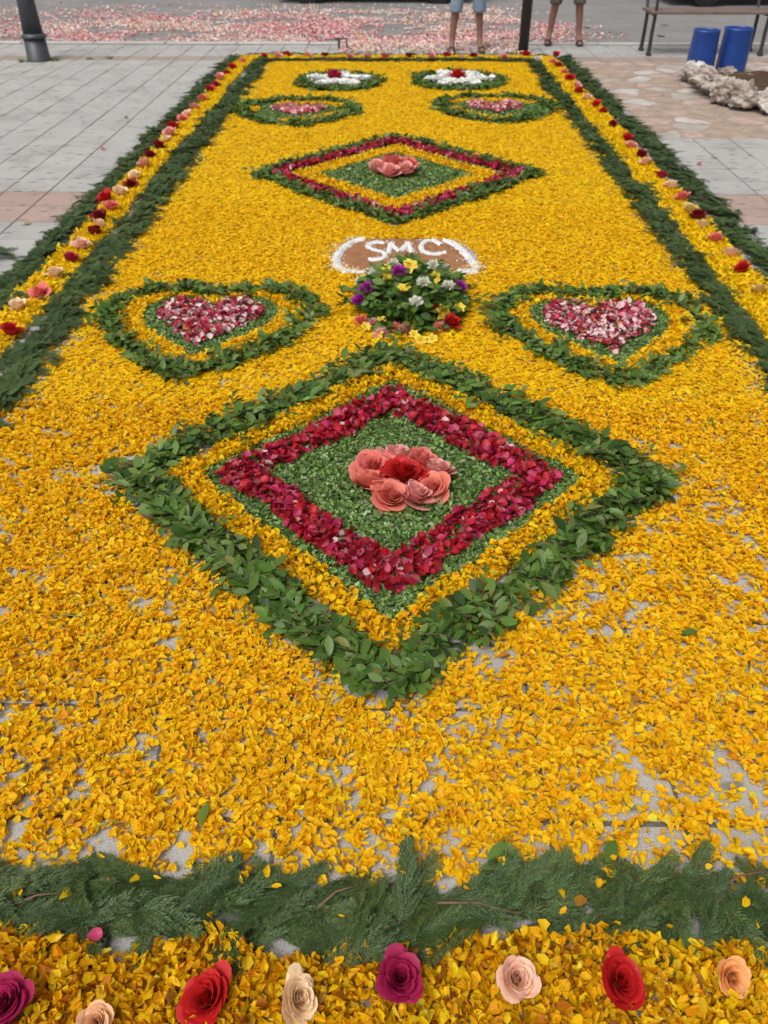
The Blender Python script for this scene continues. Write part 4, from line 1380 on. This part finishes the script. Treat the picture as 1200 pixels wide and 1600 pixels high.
# bare brown twigs among the near evergreen
for i, (x, y, a, L) in enumerate([(-.80, .79, .25, .14), (-.15, .80, .5, .10), (.10, .815, -.15, .17), (.55, .80, .55, .15), (.69, .85, .3, .13)]):
    b = MB(); b.tube([(0, 0, 0), (L * .5, .008, .01), (L, 0, .004)], (.003, .0024, .0015), 6)
    o = b.build('brown_twig', M_stem, None, (x, y, .032), True); o.rotation_euler = (0, -.03, a)
    tag(o, ['reddish brown twig at the left end of the near evergreen band', 'short brown twig left of the middle magenta rose', 'long brown twig in the middle of the near evergreen band',
            'brown twig above the bright red rose on the right', 'brown twig at the right end of the near evergreen band'][i], 'twig', 'bare twigs in the near evergreen band')

# cut greenery at the left edge of the outer band
o = empty('cut_greenery', (-2.29, 4.55, 0)); tag(o, 'small clump of evergreen lying loose on the slabs at the left edge', 'greenery')
for k in range(7):
    s_ = obj('sprig', SPR[k % 9], o, (random.gauss(0, .03), random.gauss(0, .03), .01 + .012 * k)); s_.rotation_euler = (random.gauss(0, .15), 0, random.uniform(0, 6.28)); s_.scale = (.6,) * 3

# ------------------------------------------------------------------ petals strewn on the street
street = wempty('street_petals', (-1.5, 14.5, -0.1))
tag(street, 'pink, white and cream petals strewn over the street', 'petals', kind='stuff')
CONF = [(0.88, 0.68, 0.65), (0.84, 0.45, 0.47), (0.66, 0.1, 0.17), (0.88, 0.8, 0.72), (0.84, 0.5, 0.26), (0.72, 0.24, 0.28), (0.08, 0.12, 0.05), (0.8, 0.52, 0.12)]
CONF_P = np.array([.27, .13, .06, .26, .12, .06, .04, .06])
p = uni(120000, -8.5, 3.6, 12.9, 19)
nz = .55 * vnoise(p[:, 0], p[:, 1] * 1.6, 1.1, 41) + .45 * vnoise(p[:, 0], p[:, 1] * 1.5, 4.5, 42)
dn = sstep(.36, .62, nz + .06) * sstep(3.0, 1.2, p[:, 0]) * (.35 + .65 * sstep(-6.5, -4.0, p[:, 0])) * sstep(18.8, 15.0, p[:, 1])
dn = np.maximum(dn, .8 * np.exp(-((p[:, 0] - 2.1) / .9) ** 2 - ((p[:, 1] - 14.6) / 1.3) ** 2) * sstep(.4, .6, nz))
p = p[rng.random(len(p)) < dn]
n = len(p)
Mx = rot3(rng.uniform(0, 6.283, n), rng.normal(0, .4, n), rng.normal(0, .4, n)) * (.032 * rng.uniform(.6, 1.4, n))[:, None, None]
pi = pick(CONF_P, n)
pinkish = vnoise(p[:, 0], p[:, 1], .8, 44) > .55
pi = np.where(pinkish & (rng.random(n) < .4), rng.choice([1, 2, 5], n), pi)
emit(street, 'petal', 'petals', FL_V, FL_F, rng.integers(0, 3, n), Mx, np.column_stack([p, -.1 + .012 + rng.random(n) * .01]), CONF, pi, M_rosepetal, 0)
spill = wempty('spilled_petals', (.5, 12.3, 0))
tag(spill, 'pink and white petals spilled on the slabs behind the far strip', 'petals', kind='stuff')
p = uni(7000, -.75, 1.75, 11.75, 12.85); p = p[rng.random(len(p)) < sstep(11.7, 12.7, p[:, 1] + .5 * (vnoise(p[:, 0], p[:, 1], 3, 50) - .5))]
n = len(p)
Mx = rot3(rng.uniform(0, 6.283, n), rng.normal(0, .3, n), rng.normal(0, .3, n)) * (.033 * rng.uniform(.7, 1.3, n))[:, None, None]
emit(spill, 'petal', 'petals', FL_V, FL_F, rng.integers(0, 3, n), Mx, np.column_stack([p, .022 + rng.random(n) * .006]), CONF, pick(CONF_P, n), M_rosepetal, 0)
# a few dark fallen leaves on the bare asphalt
for i, (x, y, lab) in enumerate([(3.05, 15.2, 'dark fallen leaf on the asphalt left of the bench'), (4.0, 14.2, 'dark fallen leaf on the asphalt behind the bench legs'),
                                 (4.35, 15.4, 'dark fallen leaf on the asphalt seen under the bench seat'), (4.9, 14.6, 'dark fallen leaf on the asphalt above the blue tubs')]):
    o = obj('fallen_leaf', pooled('fallen_leaf', LF_V, LF_F, i, (0.05, 0.04, 0.03), M_leaf), None, (x, y, -.085)); o.scale = (.16, .2, .16); o.rotation_euler = (0, 0, random.uniform(-.4, .4))
    tag(o, lab, 'leaf', 'fallen leaves on the asphalt')
# bits on the slabs
for i, (x, y, c, lab) in enumerate([(-2.5, 8.1, (.06, .1, .04), 'tiny dark leaf scrap on the slabs beside the left border'), (-2.4, 7.0, (.6, .1, .15), 'small pink petal on the slabs beside the left border'),
                                    (-3.55, 6.3, (.09, .1, .03), 'small olive scrap on the slabs at the far left'), (2.37, 6.6, (.5, .05, .1), 'small crimson petal on the slabs beside the right border'),
                                    (-2.35, 5.15, (.5, .2, .05), 'small orange petal on the slab beside the pink row')]):
    loose_petal(x, y, .012, .045, c, lab)

# ------------------------------------------------------------------ lamp post
M_iron = plain_mat('painted_iron', (0.033, 0.037, 0.046), (0.050, 0.055, 0.065), 12, 0.45, 0.5, 0.15, 90)
M_dark = plain_mat('dark_steel', (0.022, 0.020, 0.020), (0.037, 0.035, 0.033), 10, 0.5, 0.5, 0.1, 80)
def lathe(name, prof, mat, parent, loc=(0, 0, 0), n=32):
    b = MB()
    V = [(r_ * math.cos(2 * math.pi * k / n), r_ * math.sin(2 * math.pi * k / n), z) for r_, z in prof for k in range(n)]
    F = [(i * n + k, i * n + (k + 1) % n, (i + 1) * n + (k + 1) % n, (i + 1) * n + k) for i in range(len(prof) - 1) for k in range(n)]
    F.append(tuple(range(n - 1, -1, -1))); F.append(tuple(range((len(prof) - 1) * n, len(prof) * n)))
    b.add(V, F)
    o = b.build(name, mat, parent, loc, True)
    return o
lamp = empty('lamp_post', (-4.45, 11.3, 0))
tag(lamp, 'dark grey tapered iron lamp post with a ring collar on the left slabs', 'lamp post')
lathe('base', [(.145, 0), (.145, .012), (.138, .02), (.128, .245)], M_iron, lamp)
lathe('collar', [(.131, .243), (.146, .248), (.149, .262), (.146, .278), (.128, .29), (.12, .30)], M_iron, lamp)
lathe('shaft', [(.119, .298), (.095, .75), (.075, 1.4), (.06, 2.4), (.05, 3.4)], M_iron, lamp)
lathe('lantern', [(.05, 3.4), (.09, 3.43), (.16, 3.62), (.2, 3.9), (.22, 3.92), (.12, 4.02), (.03, 4.1)], M_iron, lamp)
def weed(x, y, n, h, label):
    V, F, C = [], [], []
    for k in range(n):
        a = random.uniform(0, 6.28); d = random.uniform(0, .05); L = h * random.uniform(.5, 1.1); w = .006
        bx, by = d * math.cos(a), d * math.sin(a)
        ex, ey = bx + math.cos(a) * L * .8, by + math.sin(a) * L * .8
        q = len(V)
        V += [(bx - w * math.sin(a), by + w * math.cos(a), 0), (bx + w * math.sin(a), by - w * math.cos(a), 0), (ex, ey, L * random.uniform(.3, .9))]
        F.append((q, q + 1, q + 2)); C += [GREEN[random.randrange(5)]] * 3
    o = obj('weed', mesh_np('weed', np.array(V), np.array(F), M_leaf, np.array(C), False), None, (x, y, -.004))
    tag(o, label, 'weed', 'weeds in the paving joints')
weed(-4.62, 11.2, 40, .07, 'green weed at the left foot of the lamp post')
weed(-4.25, 11.27, 40, .08, 'green weed at the right foot of the lamp post')
weed(-3.85, 11.42, 30, .05, 'small weed in the joint just right of the lamp post')
weed(-3.62, 11.47, 34, .06, 'small weed in the joint, second to the right of the lamp post')
weed(-4.95, 11.15, 30, .05, 'small weed in the joint left of the lamp post')

# ------------------------------------------------------------------ plain dark post
post = empty('street_post', (1.67, 12.0, 0))
tag(post, 'straight dark steel post standing behind the far end of the carpet', 'post')
lathe('pole', [(.066, .012), (.066, 3.2)], M_dark, post, n=20)
MB().box((0, 0, .008), (.19, .19, .014), ch=.003).build('base_plate', M_dark, post)
lathe('cap', [(.07, 3.2), (.07, 3.23), (.02, 3.26)], M_dark, post, n=20)

# small bent bracket on the paving
br = MB()
br.tube([(-.09, 0, .13), (.07, 0, .135), (.075, 0, .005)], .012, 8)
br.box((.075, 0, .006), (.06, .06, .01)); br.box((-.03, 0, .06), (.03, .02, .12))
o = br.build('metal_bracket', M_dark, None, (-.72, 12.15, .0))
tag(o, 'small dark bent metal bracket on the slabs behind the far strip', 'bracket')

# ------------------------------------------------------------------ bench
M_wood = plain_mat('bench_wood', (0.105, 0.07, 0.058), (0.19, 0.135, 0.115), 7, 0.6, 0.4, 0.3, 50)
bench = empty('park_bench', (3.98, 11.95, 0))
tag(bench, 'wooden slat bench with dark iron legs beside the kerb', 'bench')
BL = 1.72
for i in range(4):
    y = -.20 + i * .125
    o = MB().box((.06, y, .475), (BL, .11, .032), ch=.005).build('seat_slat', M_wood, bench)
for i in range(3):
    o = MB().box((.06, .285 + .024 * i, .74 + .115 * i), (BL, .028, .095), rot=Matrix.Rotation(R(-12), 3, 'X'), ch=.005).build('back_slat', M_wood, bench)
for sx in (-.735, .69):
    b = MB(); b.tube([(sx, -.20, .457), (sx, -.185, .25), (sx, -.20, .03)], (.022, .024, .026), 8); b.box((sx, -.20, .02), (.055, .075, .04), ch=.006); b.build('front_leg', M_dark, bench)
    b = MB(); b.tube([(sx, .19, .457), (sx, .18, .25), (sx, .20, .03)], (.022, .024, .026), 8); b.box((sx, .20, .02), (.055, .075, .04), ch=.006); b.build('rear_leg', M_dark, bench)
    b = MB(); b.tube([(sx, -.21, .447), (sx, .22, .447), (sx, .285, .62), (sx, .365, 1.03)], .02, 8); b.build('side_frame', M_dark, bench)
    b = MB(); b.tube([(sx, -.2, .46), (sx, -.2, .66), (sx, -.12, .70), (sx, .29, .70)], .019, 8); b.build('armrest', M_dark, bench)

# ------------------------------------------------------------------ blue tubs
M_blue = plain_mat('blue_plastic', (0.008, 0.038, 0.189), (0.015, 0.059, 0.266), 4, 0.38, 0.5, 0.08, 30)
def tub(x, y, label, rb, rt, h, sq, fill):
    root = empty('plastic_tub', (x, y, 0.009))
    tag(root, label, 'tub', 'blue plastic tubs by the planter')
    n = 40
    prof = [(rb * .96, 0), (rb, .02), (rb * .985, h * .35), (rb * .99, h * .38), ((rb + rt) / 2, h * .6), (rt, h * .93), (rt * 1.02, h * .96), (rt * 1.02, h), (rt * .96, h), (rt * .95, h - .02), (rb * .94, .03)]
    V, F = [], []
    for r_, z in prof:
        for k in range(n):
            a = 2 * math.pi * k / n
            e = (abs(math.cos(a)) ** sq + abs(math.sin(a)) ** sq) ** (-1 / sq)
            V.append((r_ * e * math.cos(a), r_ * e * math.sin(a), z))
    for i in range(len(prof) - 1):
        for k in range(n):
            F.append((i * n + k, i * n + (k + 1) % n, (i + 1) * n + (k + 1) % n, (i + 1) * n + k))
    F.append(tuple(range(n - 1, -1, -1))); F.append(tuple(range((len(prof) - 1) * n, len(prof) * n)))
    b = MB(); b.add(V, F); b.build('body', M_blue, root, smooth=True)
    w = wempty('contents', (x, y, 0.009)); w.parent = root; w.location = (0, 0, 0)
    q = uni(160, -rt, rt, -rt, rt); q = q[np.hypot(q[:, 0], q[:, 1]) < rt * .86] + np.array((x, y))
    petals_in(w, q, False, .5, .02, 0, .04, *fill, M_rosepetal, kind='rose', zmin=h - .07)
    lathe('filling', [(rt * .9, h - .12), (rt * .9, h - .07)], M_soil, root, n=24)
tub(3.50, 10.46, 'left blue plastic tub with pink petals inside, behind the rocks', .15, .136, .44, 2.6, (HEARTP, HEARTP_P))
tub(3.87, 10.50, 'right blue plastic tub with dark contents, nearer the bench leg', .158, .148, .455, 2.6, ([(.02, .03, .12), (.08, .02, .05)], np.array([.7, .3])))

# ------------------------------------------------------------------ rock-edged planter
plant = empty('rock_planter', (4.3, 9.2, 0))
tag(plant, 'low planter edged with rough pale rocks around bare brown soil', 'planter')
M_rock = []
for i, (a, b_) in enumerate([((0.3, 0.24, 0.19), (0.56, 0.5, 0.44)), ((0.4, 0.35, 0.3), (0.64, 0.6, 0.55)), ((0.25, 0.19, 0.15), (0.48, 0.41, 0.35))]):
    m, nt, bs, out = new_mat('rough_rock')
    pp = world_pos(nt)
    nz = noise(nt, pp, 9, 8, .65)
    c = ramp(nt, nz, [(.28, (.12, .09, .07)), (.42, a), (.62, b_), (.8, (.7, .67, .62))])
    nt.links.new(c, bs.inputs['Base Color']); bs.inputs['Roughness'].default_value = .9
    bump(nt, bs, noise(nt, pp, 28, 8, .7), .9, .03)
    M_rock.append(m)
def ico(sub=3):
    import bmesh
    bm = bmesh.new(); bmesh.ops.create_icosphere(bm, subdivisions=sub, radius=1)
    V = np.array([v.co[:] for v in bm.verts]); F = np.array([[v.index for v in f.verts] for f in bm.faces]); bm.free()
    return V, F
IV, IF = ico(4)
def rock(x, y, sx, sy, sz, a, seed, mi):
    r = np.random.default_rng(seed)
    V = IV.copy()
    for k in range(22):          # chisel flat faces
        d = r.normal(0, 1, 3); d /= np.linalg.norm(d)
        h = r.uniform(.5, .88)
        e = V @ d - h
        V -= np.maximum(e, 0)[:, None] * d * .9
    n1 = vnoise(V[:, 0] + V[:, 2] * 1.7 + seed, V[:, 1] + V[:, 2] * .8, 2.2, seed % 9) - .5
    n2 = vnoise(V[:, 0] - V[:, 2] * 1.3, V[:, 1] + V[:, 2] * 1.1 + seed, 6, seed % 7) - .5
    n3 = vnoise(V[:, 0] * 1.2 + V[:, 2], V[:, 1] - V[:, 2] * 1.4, 11, seed % 5) - .5
    V *= (1 + .5 * n1 + .34 * n2 + .2 * n3)[:, None]
    V = V * np.array((sx, sy, sz))
    V[:, 2] += sz * .72
    V[:, 2] = np.maximum(V[:, 2], -.004)
    o = obj('rock', mesh_np('rock', V, IF, M_rock[mi], smooth=False), plant, (x - 4.3, y - 9.2, .006))
    o.rotation_euler = (0, 0, a)
rk = 0
line = [(3.33, 10.02, .16, .15, .13), (3.38, 9.84, .17, .16, .13), (3.37, 9.62, .18, .17, .13), (3.34, 9.38, .19, .17, .14), (3.36, 9.14, .18, .17, .14), (3.36, 8.92, .18, .17, .15), (3.44, 8.72, .20, .17, .135),
        (3.62, 8.60, .16, .15, .125), (3.84, 8.57, .15, .13, .085), (4.06, 8.55, .17, .14, .13), (4.34, 8.57, .19, .14, .12), (4.62, 8.56, .18, .14, .12), (4.9, 8.58, .19, .14, .12), (5.15, 8.64, .18, .16, .13),
        (3.68, 9.88, .17, .10, .125), (3.93, 9.86, .18, .09, .11), (4.20, 9.87, .18, .09, .115), (4.48, 9.86, .19, .09, .11), (4.77, 9.88, .18, .09, .115), (5.05, 9.86, .19, .10, .115),
        (5.28, 8.95, .16, .18, .13), (5.27, 9.25, .16, .18, .13), (5.28, 9.55, .16, .18, .13), (5.25, 9.8, .17, .16, .13)]
for i, (x, y, sx, sy, sz) in enumerate(line):
    rock(x - .07 if x < 5 else x, 9.95 + (y - 9.95) * 1.13, sx, sy * 1.1, sz * (.78 if y > 9.5 and x > 3.5 else .74 if x > 3.7 else 1.03), random.uniform(-.6, .6), 11 + i, i % 3)
n_ = 26
V, F = [], []
for j in range(n_):
    for i in range(n_):
        x, y = 3.42 + 1.8 * i / (n_ - 1), 8.45 + 1.42 * j / (n_ - 1)
        V.append((x - 4.3, y - 9.2, .115 + .03 * (float(vnoise(x, y, 4, 61)) - .5) + .03 * (float(vnoise(x, y, 14, 62)) - .5)))
F = [(j * n_ + i, j * n_ + i + 1, (j + 1) * n_ + i + 1, (j + 1) * n_ + i) for j in range(n_ - 1) for i in range(n_ - 1)]
obj('soil', mesh_np('soil', np.array(V), np.array(F), M_soil), plant)

# ------------------------------------------------------------------ people at the far end
M_skin = plain_mat('tanned_skin', (0.195, 0.095, 0.066), (0.249, 0.129, 0.090), 14, 0.55, 0.35)
M_denim = plain_mat('light_denim', (0.133, 0.191, 0.274), (0.216, 0.282, 0.373), 30, 0.85, 0.15, 0.3, 300, 0, .002)
M_camo = plain_mat('patterned_shorts', (0.058, 0.050, 0.043), (0.166, 0.145, 0.129), 26, 0.85, 0.15)
M_shirt1 = plain_mat('white_shirt', (0.6, 0.6, 0.58), (0.68, 0.68, 0.66), 10, 0.85, 0.1)
M_shirt2 = plain_mat('grey_shirt', (0.12, 0.12, 0.13), (0.16, 0.16, 0.17), 10, 0.85, 0.1)
M_sole = plain_mat('sandal', (0.03, 0.025, 0.022), (0.06, 0.05, 0.045), 20, 0.7, 0.3)
M_hair = plain_mat('dark_hair', (0.015, 0.012, 0.01), (0.04, 0.03, 0.022), 60, 0.6, 0.3)
def skinned(name, verts, edges, radii, mat, parent, root=0, sub=2):
    me = bpy.data.meshes.new(name)
    me.from_pydata(verts, edges, [])
    o = obj(name, me)
    md = o.modifiers.new('skin', 'SKIN')
    for i, r_ in enumerate(radii):
        me.skin_vertices[0].data[i].radius = r_ if hasattr(r_, '__len__') else (r_, r_)
        me.skin_vertices[0].data[i].use_root = (i == root)
    md.use_smooth_shade = True
    s = o.modifiers.new('sub', 'SUBSURF'); s.levels = sub; s.render_levels = sub
    dg = bpy.context.evaluated_depsgraph_get()
    nm = bpy.data.meshes.new_from_object(o.evaluated_get(dg))
    o.modifiers.clear()
    o.data = nm
    bpy.data.meshes.remove(me)
    nm.name = name
    nm.materials.clear(); nm.materials.append(mat)
    nm.polygons.foreach_set('use_smooth', [True] * len(nm.polygons))
    o.parent = parent
    return o
def person(loc, half, hem, m_short, m_shirt, label, rz):
    root = empty('person', loc, None, rz)
    tag(root, label, 'person')
    V, E, Rd = [], [], []
    def add(p, r_, par=None):
        V.append(p); Rd.append(r_)
        if par is not None: E.append((par, len(V) - 1))
        return len(V) - 1
    pel = add((0, 0, .95), (.135, .10))
    sp = add((0, .01, 1.12), (.125, .09), pel); ch = add((0, .0, 1.33), (.15, .105), sp); nk = add((0, 0, 1.47), .055, ch)
    hd = add((0, -.012, 1.56), (.07, .085), nk); hd2 = add((0, -.012, 1.66), (.075, .09), hd); add((0, 0, 1.735), (.05, .06), hd2)
    for s in (-1, 1):
        sh = add((s * .19, 0, 1.40), .055, ch); elb = add((s * .25, .03, 1.13), .038, sh); wr = add((s * .245, -.06, .90), .026, elb)
        pm = add((s * .24, -.085, .83), (.018, .036), wr)
        for k, (dy, L) in enumerate(((-.03, .07), (-.01, .08), (.012, .075), (.03, .06))):
            a = add((s * .235, -.09 + dy, .79), .009, pm); add((s * .225, -.10 + dy, .79 - L), .008, a)
        t = add((s * .225, -.125, .82), .011, wr); add((s * .215, -.14, .78), .009, t)
        hip = add((s * .10, 0, .88), .085, pel)
        kn = add((s * (.10 + (half - .10) * .55), -.012, .49), .056, hip)
        cf = add((s * (.10 + (half - .10) * .78), .015, .33), .052, kn)
        an = add((s * half, .02, .085), .034, cf)
        hl = add((s * half, .035, .045), .034, an)
        mid = add((s * (half + .015), -.07, .035), (.036, .026), an)
        add((s * (half + .025), -.155, .024), (.034, .016), mid)
    skinned('body', V, E, Rd, M_skin, root)
    V, E, Rd = [], [], []
    pel = add((0, 0, .97), (.15, .12)); add((0, 0, 1.06), (.145, .112), pel)
    for s in (-1, 1):
        h1 = add((s * .10, 0, .84), .102, pel)
        f = (.88 - hem) / .39
        xk = .10 + (half - .10) * .55 * f
        h2 = add((s * xk, -.012 * f, hem + .03), .088, h1); add((s * xk, -.012 * f, hem), .088, h2)
    skinned('shorts', V, E, Rd, m_short, root)
    V, E, Rd = [], [], []
    pel = add((0, 0, 1.0), (.155, .122)); ch = add((0, 0, 1.18), (.15, .115), pel); c2 = add((0, 0, 1.36), (.165, .12), ch); add((0, 0, 1.43), (.09, .08), c2)
    for s in (-1, 1):
        a = add((s * .20, 0, 1.39), .07, c2); add((s * .235, .015, 1.2), .06, a)
    skinned('shirt', V, E, Rd, m_shirt, root)
    V, F = ico(3)
    V = V * np.array((.088, .105, .09)); V[:, 1] += .012; V[:, 2] = np.maximum(V[:, 2], -.05)
    obj('hair', mesh_np('hair', V, F, M_hair), root, (0, .0, 1.70))
    for s in (-1, 1):
        b = MB()
        ol_ = [(-.036, .07), (.036, .07), (.04, 0), (.05, -.10), (.035, -.185), (0, -.195), (-.035, -.18), (-.044, -.1), (-.038, 0)]
        k = len(ol_)
        b.add([(x, y, z) for z in (.004, .02) for x, y in ol_], [tuple(range(k - 1, -1, -1)), tuple(range(k, 2 * k))] + [(i, (i + 1) % k, k + (i + 1) % k, k + i) for i in range(k)])
        b.tube([(-.044, -.09, .015), (-.03, -.10, .062), (.03, -.10, .062), (.05, -.09, .015)], .009, 6)
        b.build('sandal', M_sole, root, (s * (half + .012), 0, 0))
    return root
person((.92, 12.05, .003), .185, .43, M_denim, M_shirt1, 'person in light blue denim shorts standing behind the far strip of roses', R(4))
person((2.30, 12.66, .006), .20, .46, M_camo, M_shirt2, 'person in grey brown patterned shorts standing at the kerb', R(-6))

# ------------------------------------------------------------------ cars parked across the street
M_paint = plain_mat('dark_car_paint', (0.02, 0.021, 0.024), (0.03, 0.03, 0.034), 3, 0.3, 0.5)
M_paint2 = plain_mat('dark_blue_car_paint', (0.02, 0.024, 0.035), (0.026, 0.03, 0.045), 3, 0.3, 0.5)
M_tyre = plain_mat('tyre_rubber', (0.012, 0.012, 0.012), (0.022, 0.022, 0.022), 20, 0.85, 0.2)
M_rim = plain_mat('alloy_rim', (0.35, 0.35, 0.36), (0.45, 0.45, 0.46), 20, 0.35, 0.5, 0, 60, .8)
M_glass = plain_mat('car_glass', (0.015, 0.018, 0.02), (0.02, 0.024, 0.026), 3, 0.08, 0.6)
def car(x, y, label, paint, rz=0):
    root = empty('parked_car', (x, y, -.1), None, rz)
    tag(root, label, 'car', 'cars parked across the street')
    prof = [(-2.0, .32), (-2.02, .55), (-1.95, .78), (-1.75, .95), (-.95, 1.0), (-.35, 1.42), (.55, 1.46), (1.3, 1.38), (1.8, .98), (2.0, .92), (2.04, .6), (2.0, .3)]
    V, F = [], []
    nn = len(prof)
    for s in (-1, 1):
        for (a, z) in prof:
            w = .86 if z < 1.0 else .86 - (z - 1.0) * .45
            V.append((a, s * w, z))
    F += [tuple(range(nn - 1, -1, -1)), tuple(range(nn, 2 * nn))]
    F += [(i, (i + 1) % nn, nn + (i + 1) % nn, nn + i) for i in range(nn)]
    b = MB(); b.add(V, F); b.build('body', paint, root)
    for s in (-1, 1):
        for pts in ([(-.85, 1.03), (-.33, 1.36), (.25, 1.39), (.25, 1.03)], [(.32, 1.03), (.32, 1.39), (1.22, 1.33), (1.55, 1.03)]):
            b = MB(); b.add([(a, s * (.866 - max(0, z - 1.0) * .45), z) for a, z in pts], [(0, 1, 2, 3)]); b.build('side_window', M_glass, root)
        for wx in (-1.28, 1.28):
            w = MB(); w.tube([(0, -.1, 0), (0, .1, 0)], .31, 24); o = w.build('wheel', M_tyre, root, (wx, s * .79, .31), False)
            r2 = MB(); r2.tube([(0, -.105, 0), (0, .105, 0)], .19, 16); r2.build('rim', M_rim, o)
    MB().box((-2.0, .55, .68), (.08, .35, .14), ch=.02).build('headlight', M_rim, root)
    MB().box((-2.0, -.55, .68), (.08, .35, .14), ch=.02).build('headlight', M_rim, root)
car(-.45, 19.45, 'black car parked across the street behind the denim shorts', M_paint)
car(7.2, 19.0, 'dark blue car parked across the street behind the bench', M_paint2)

for o in scene.objects:
    if '_w' in o: del o['_w']
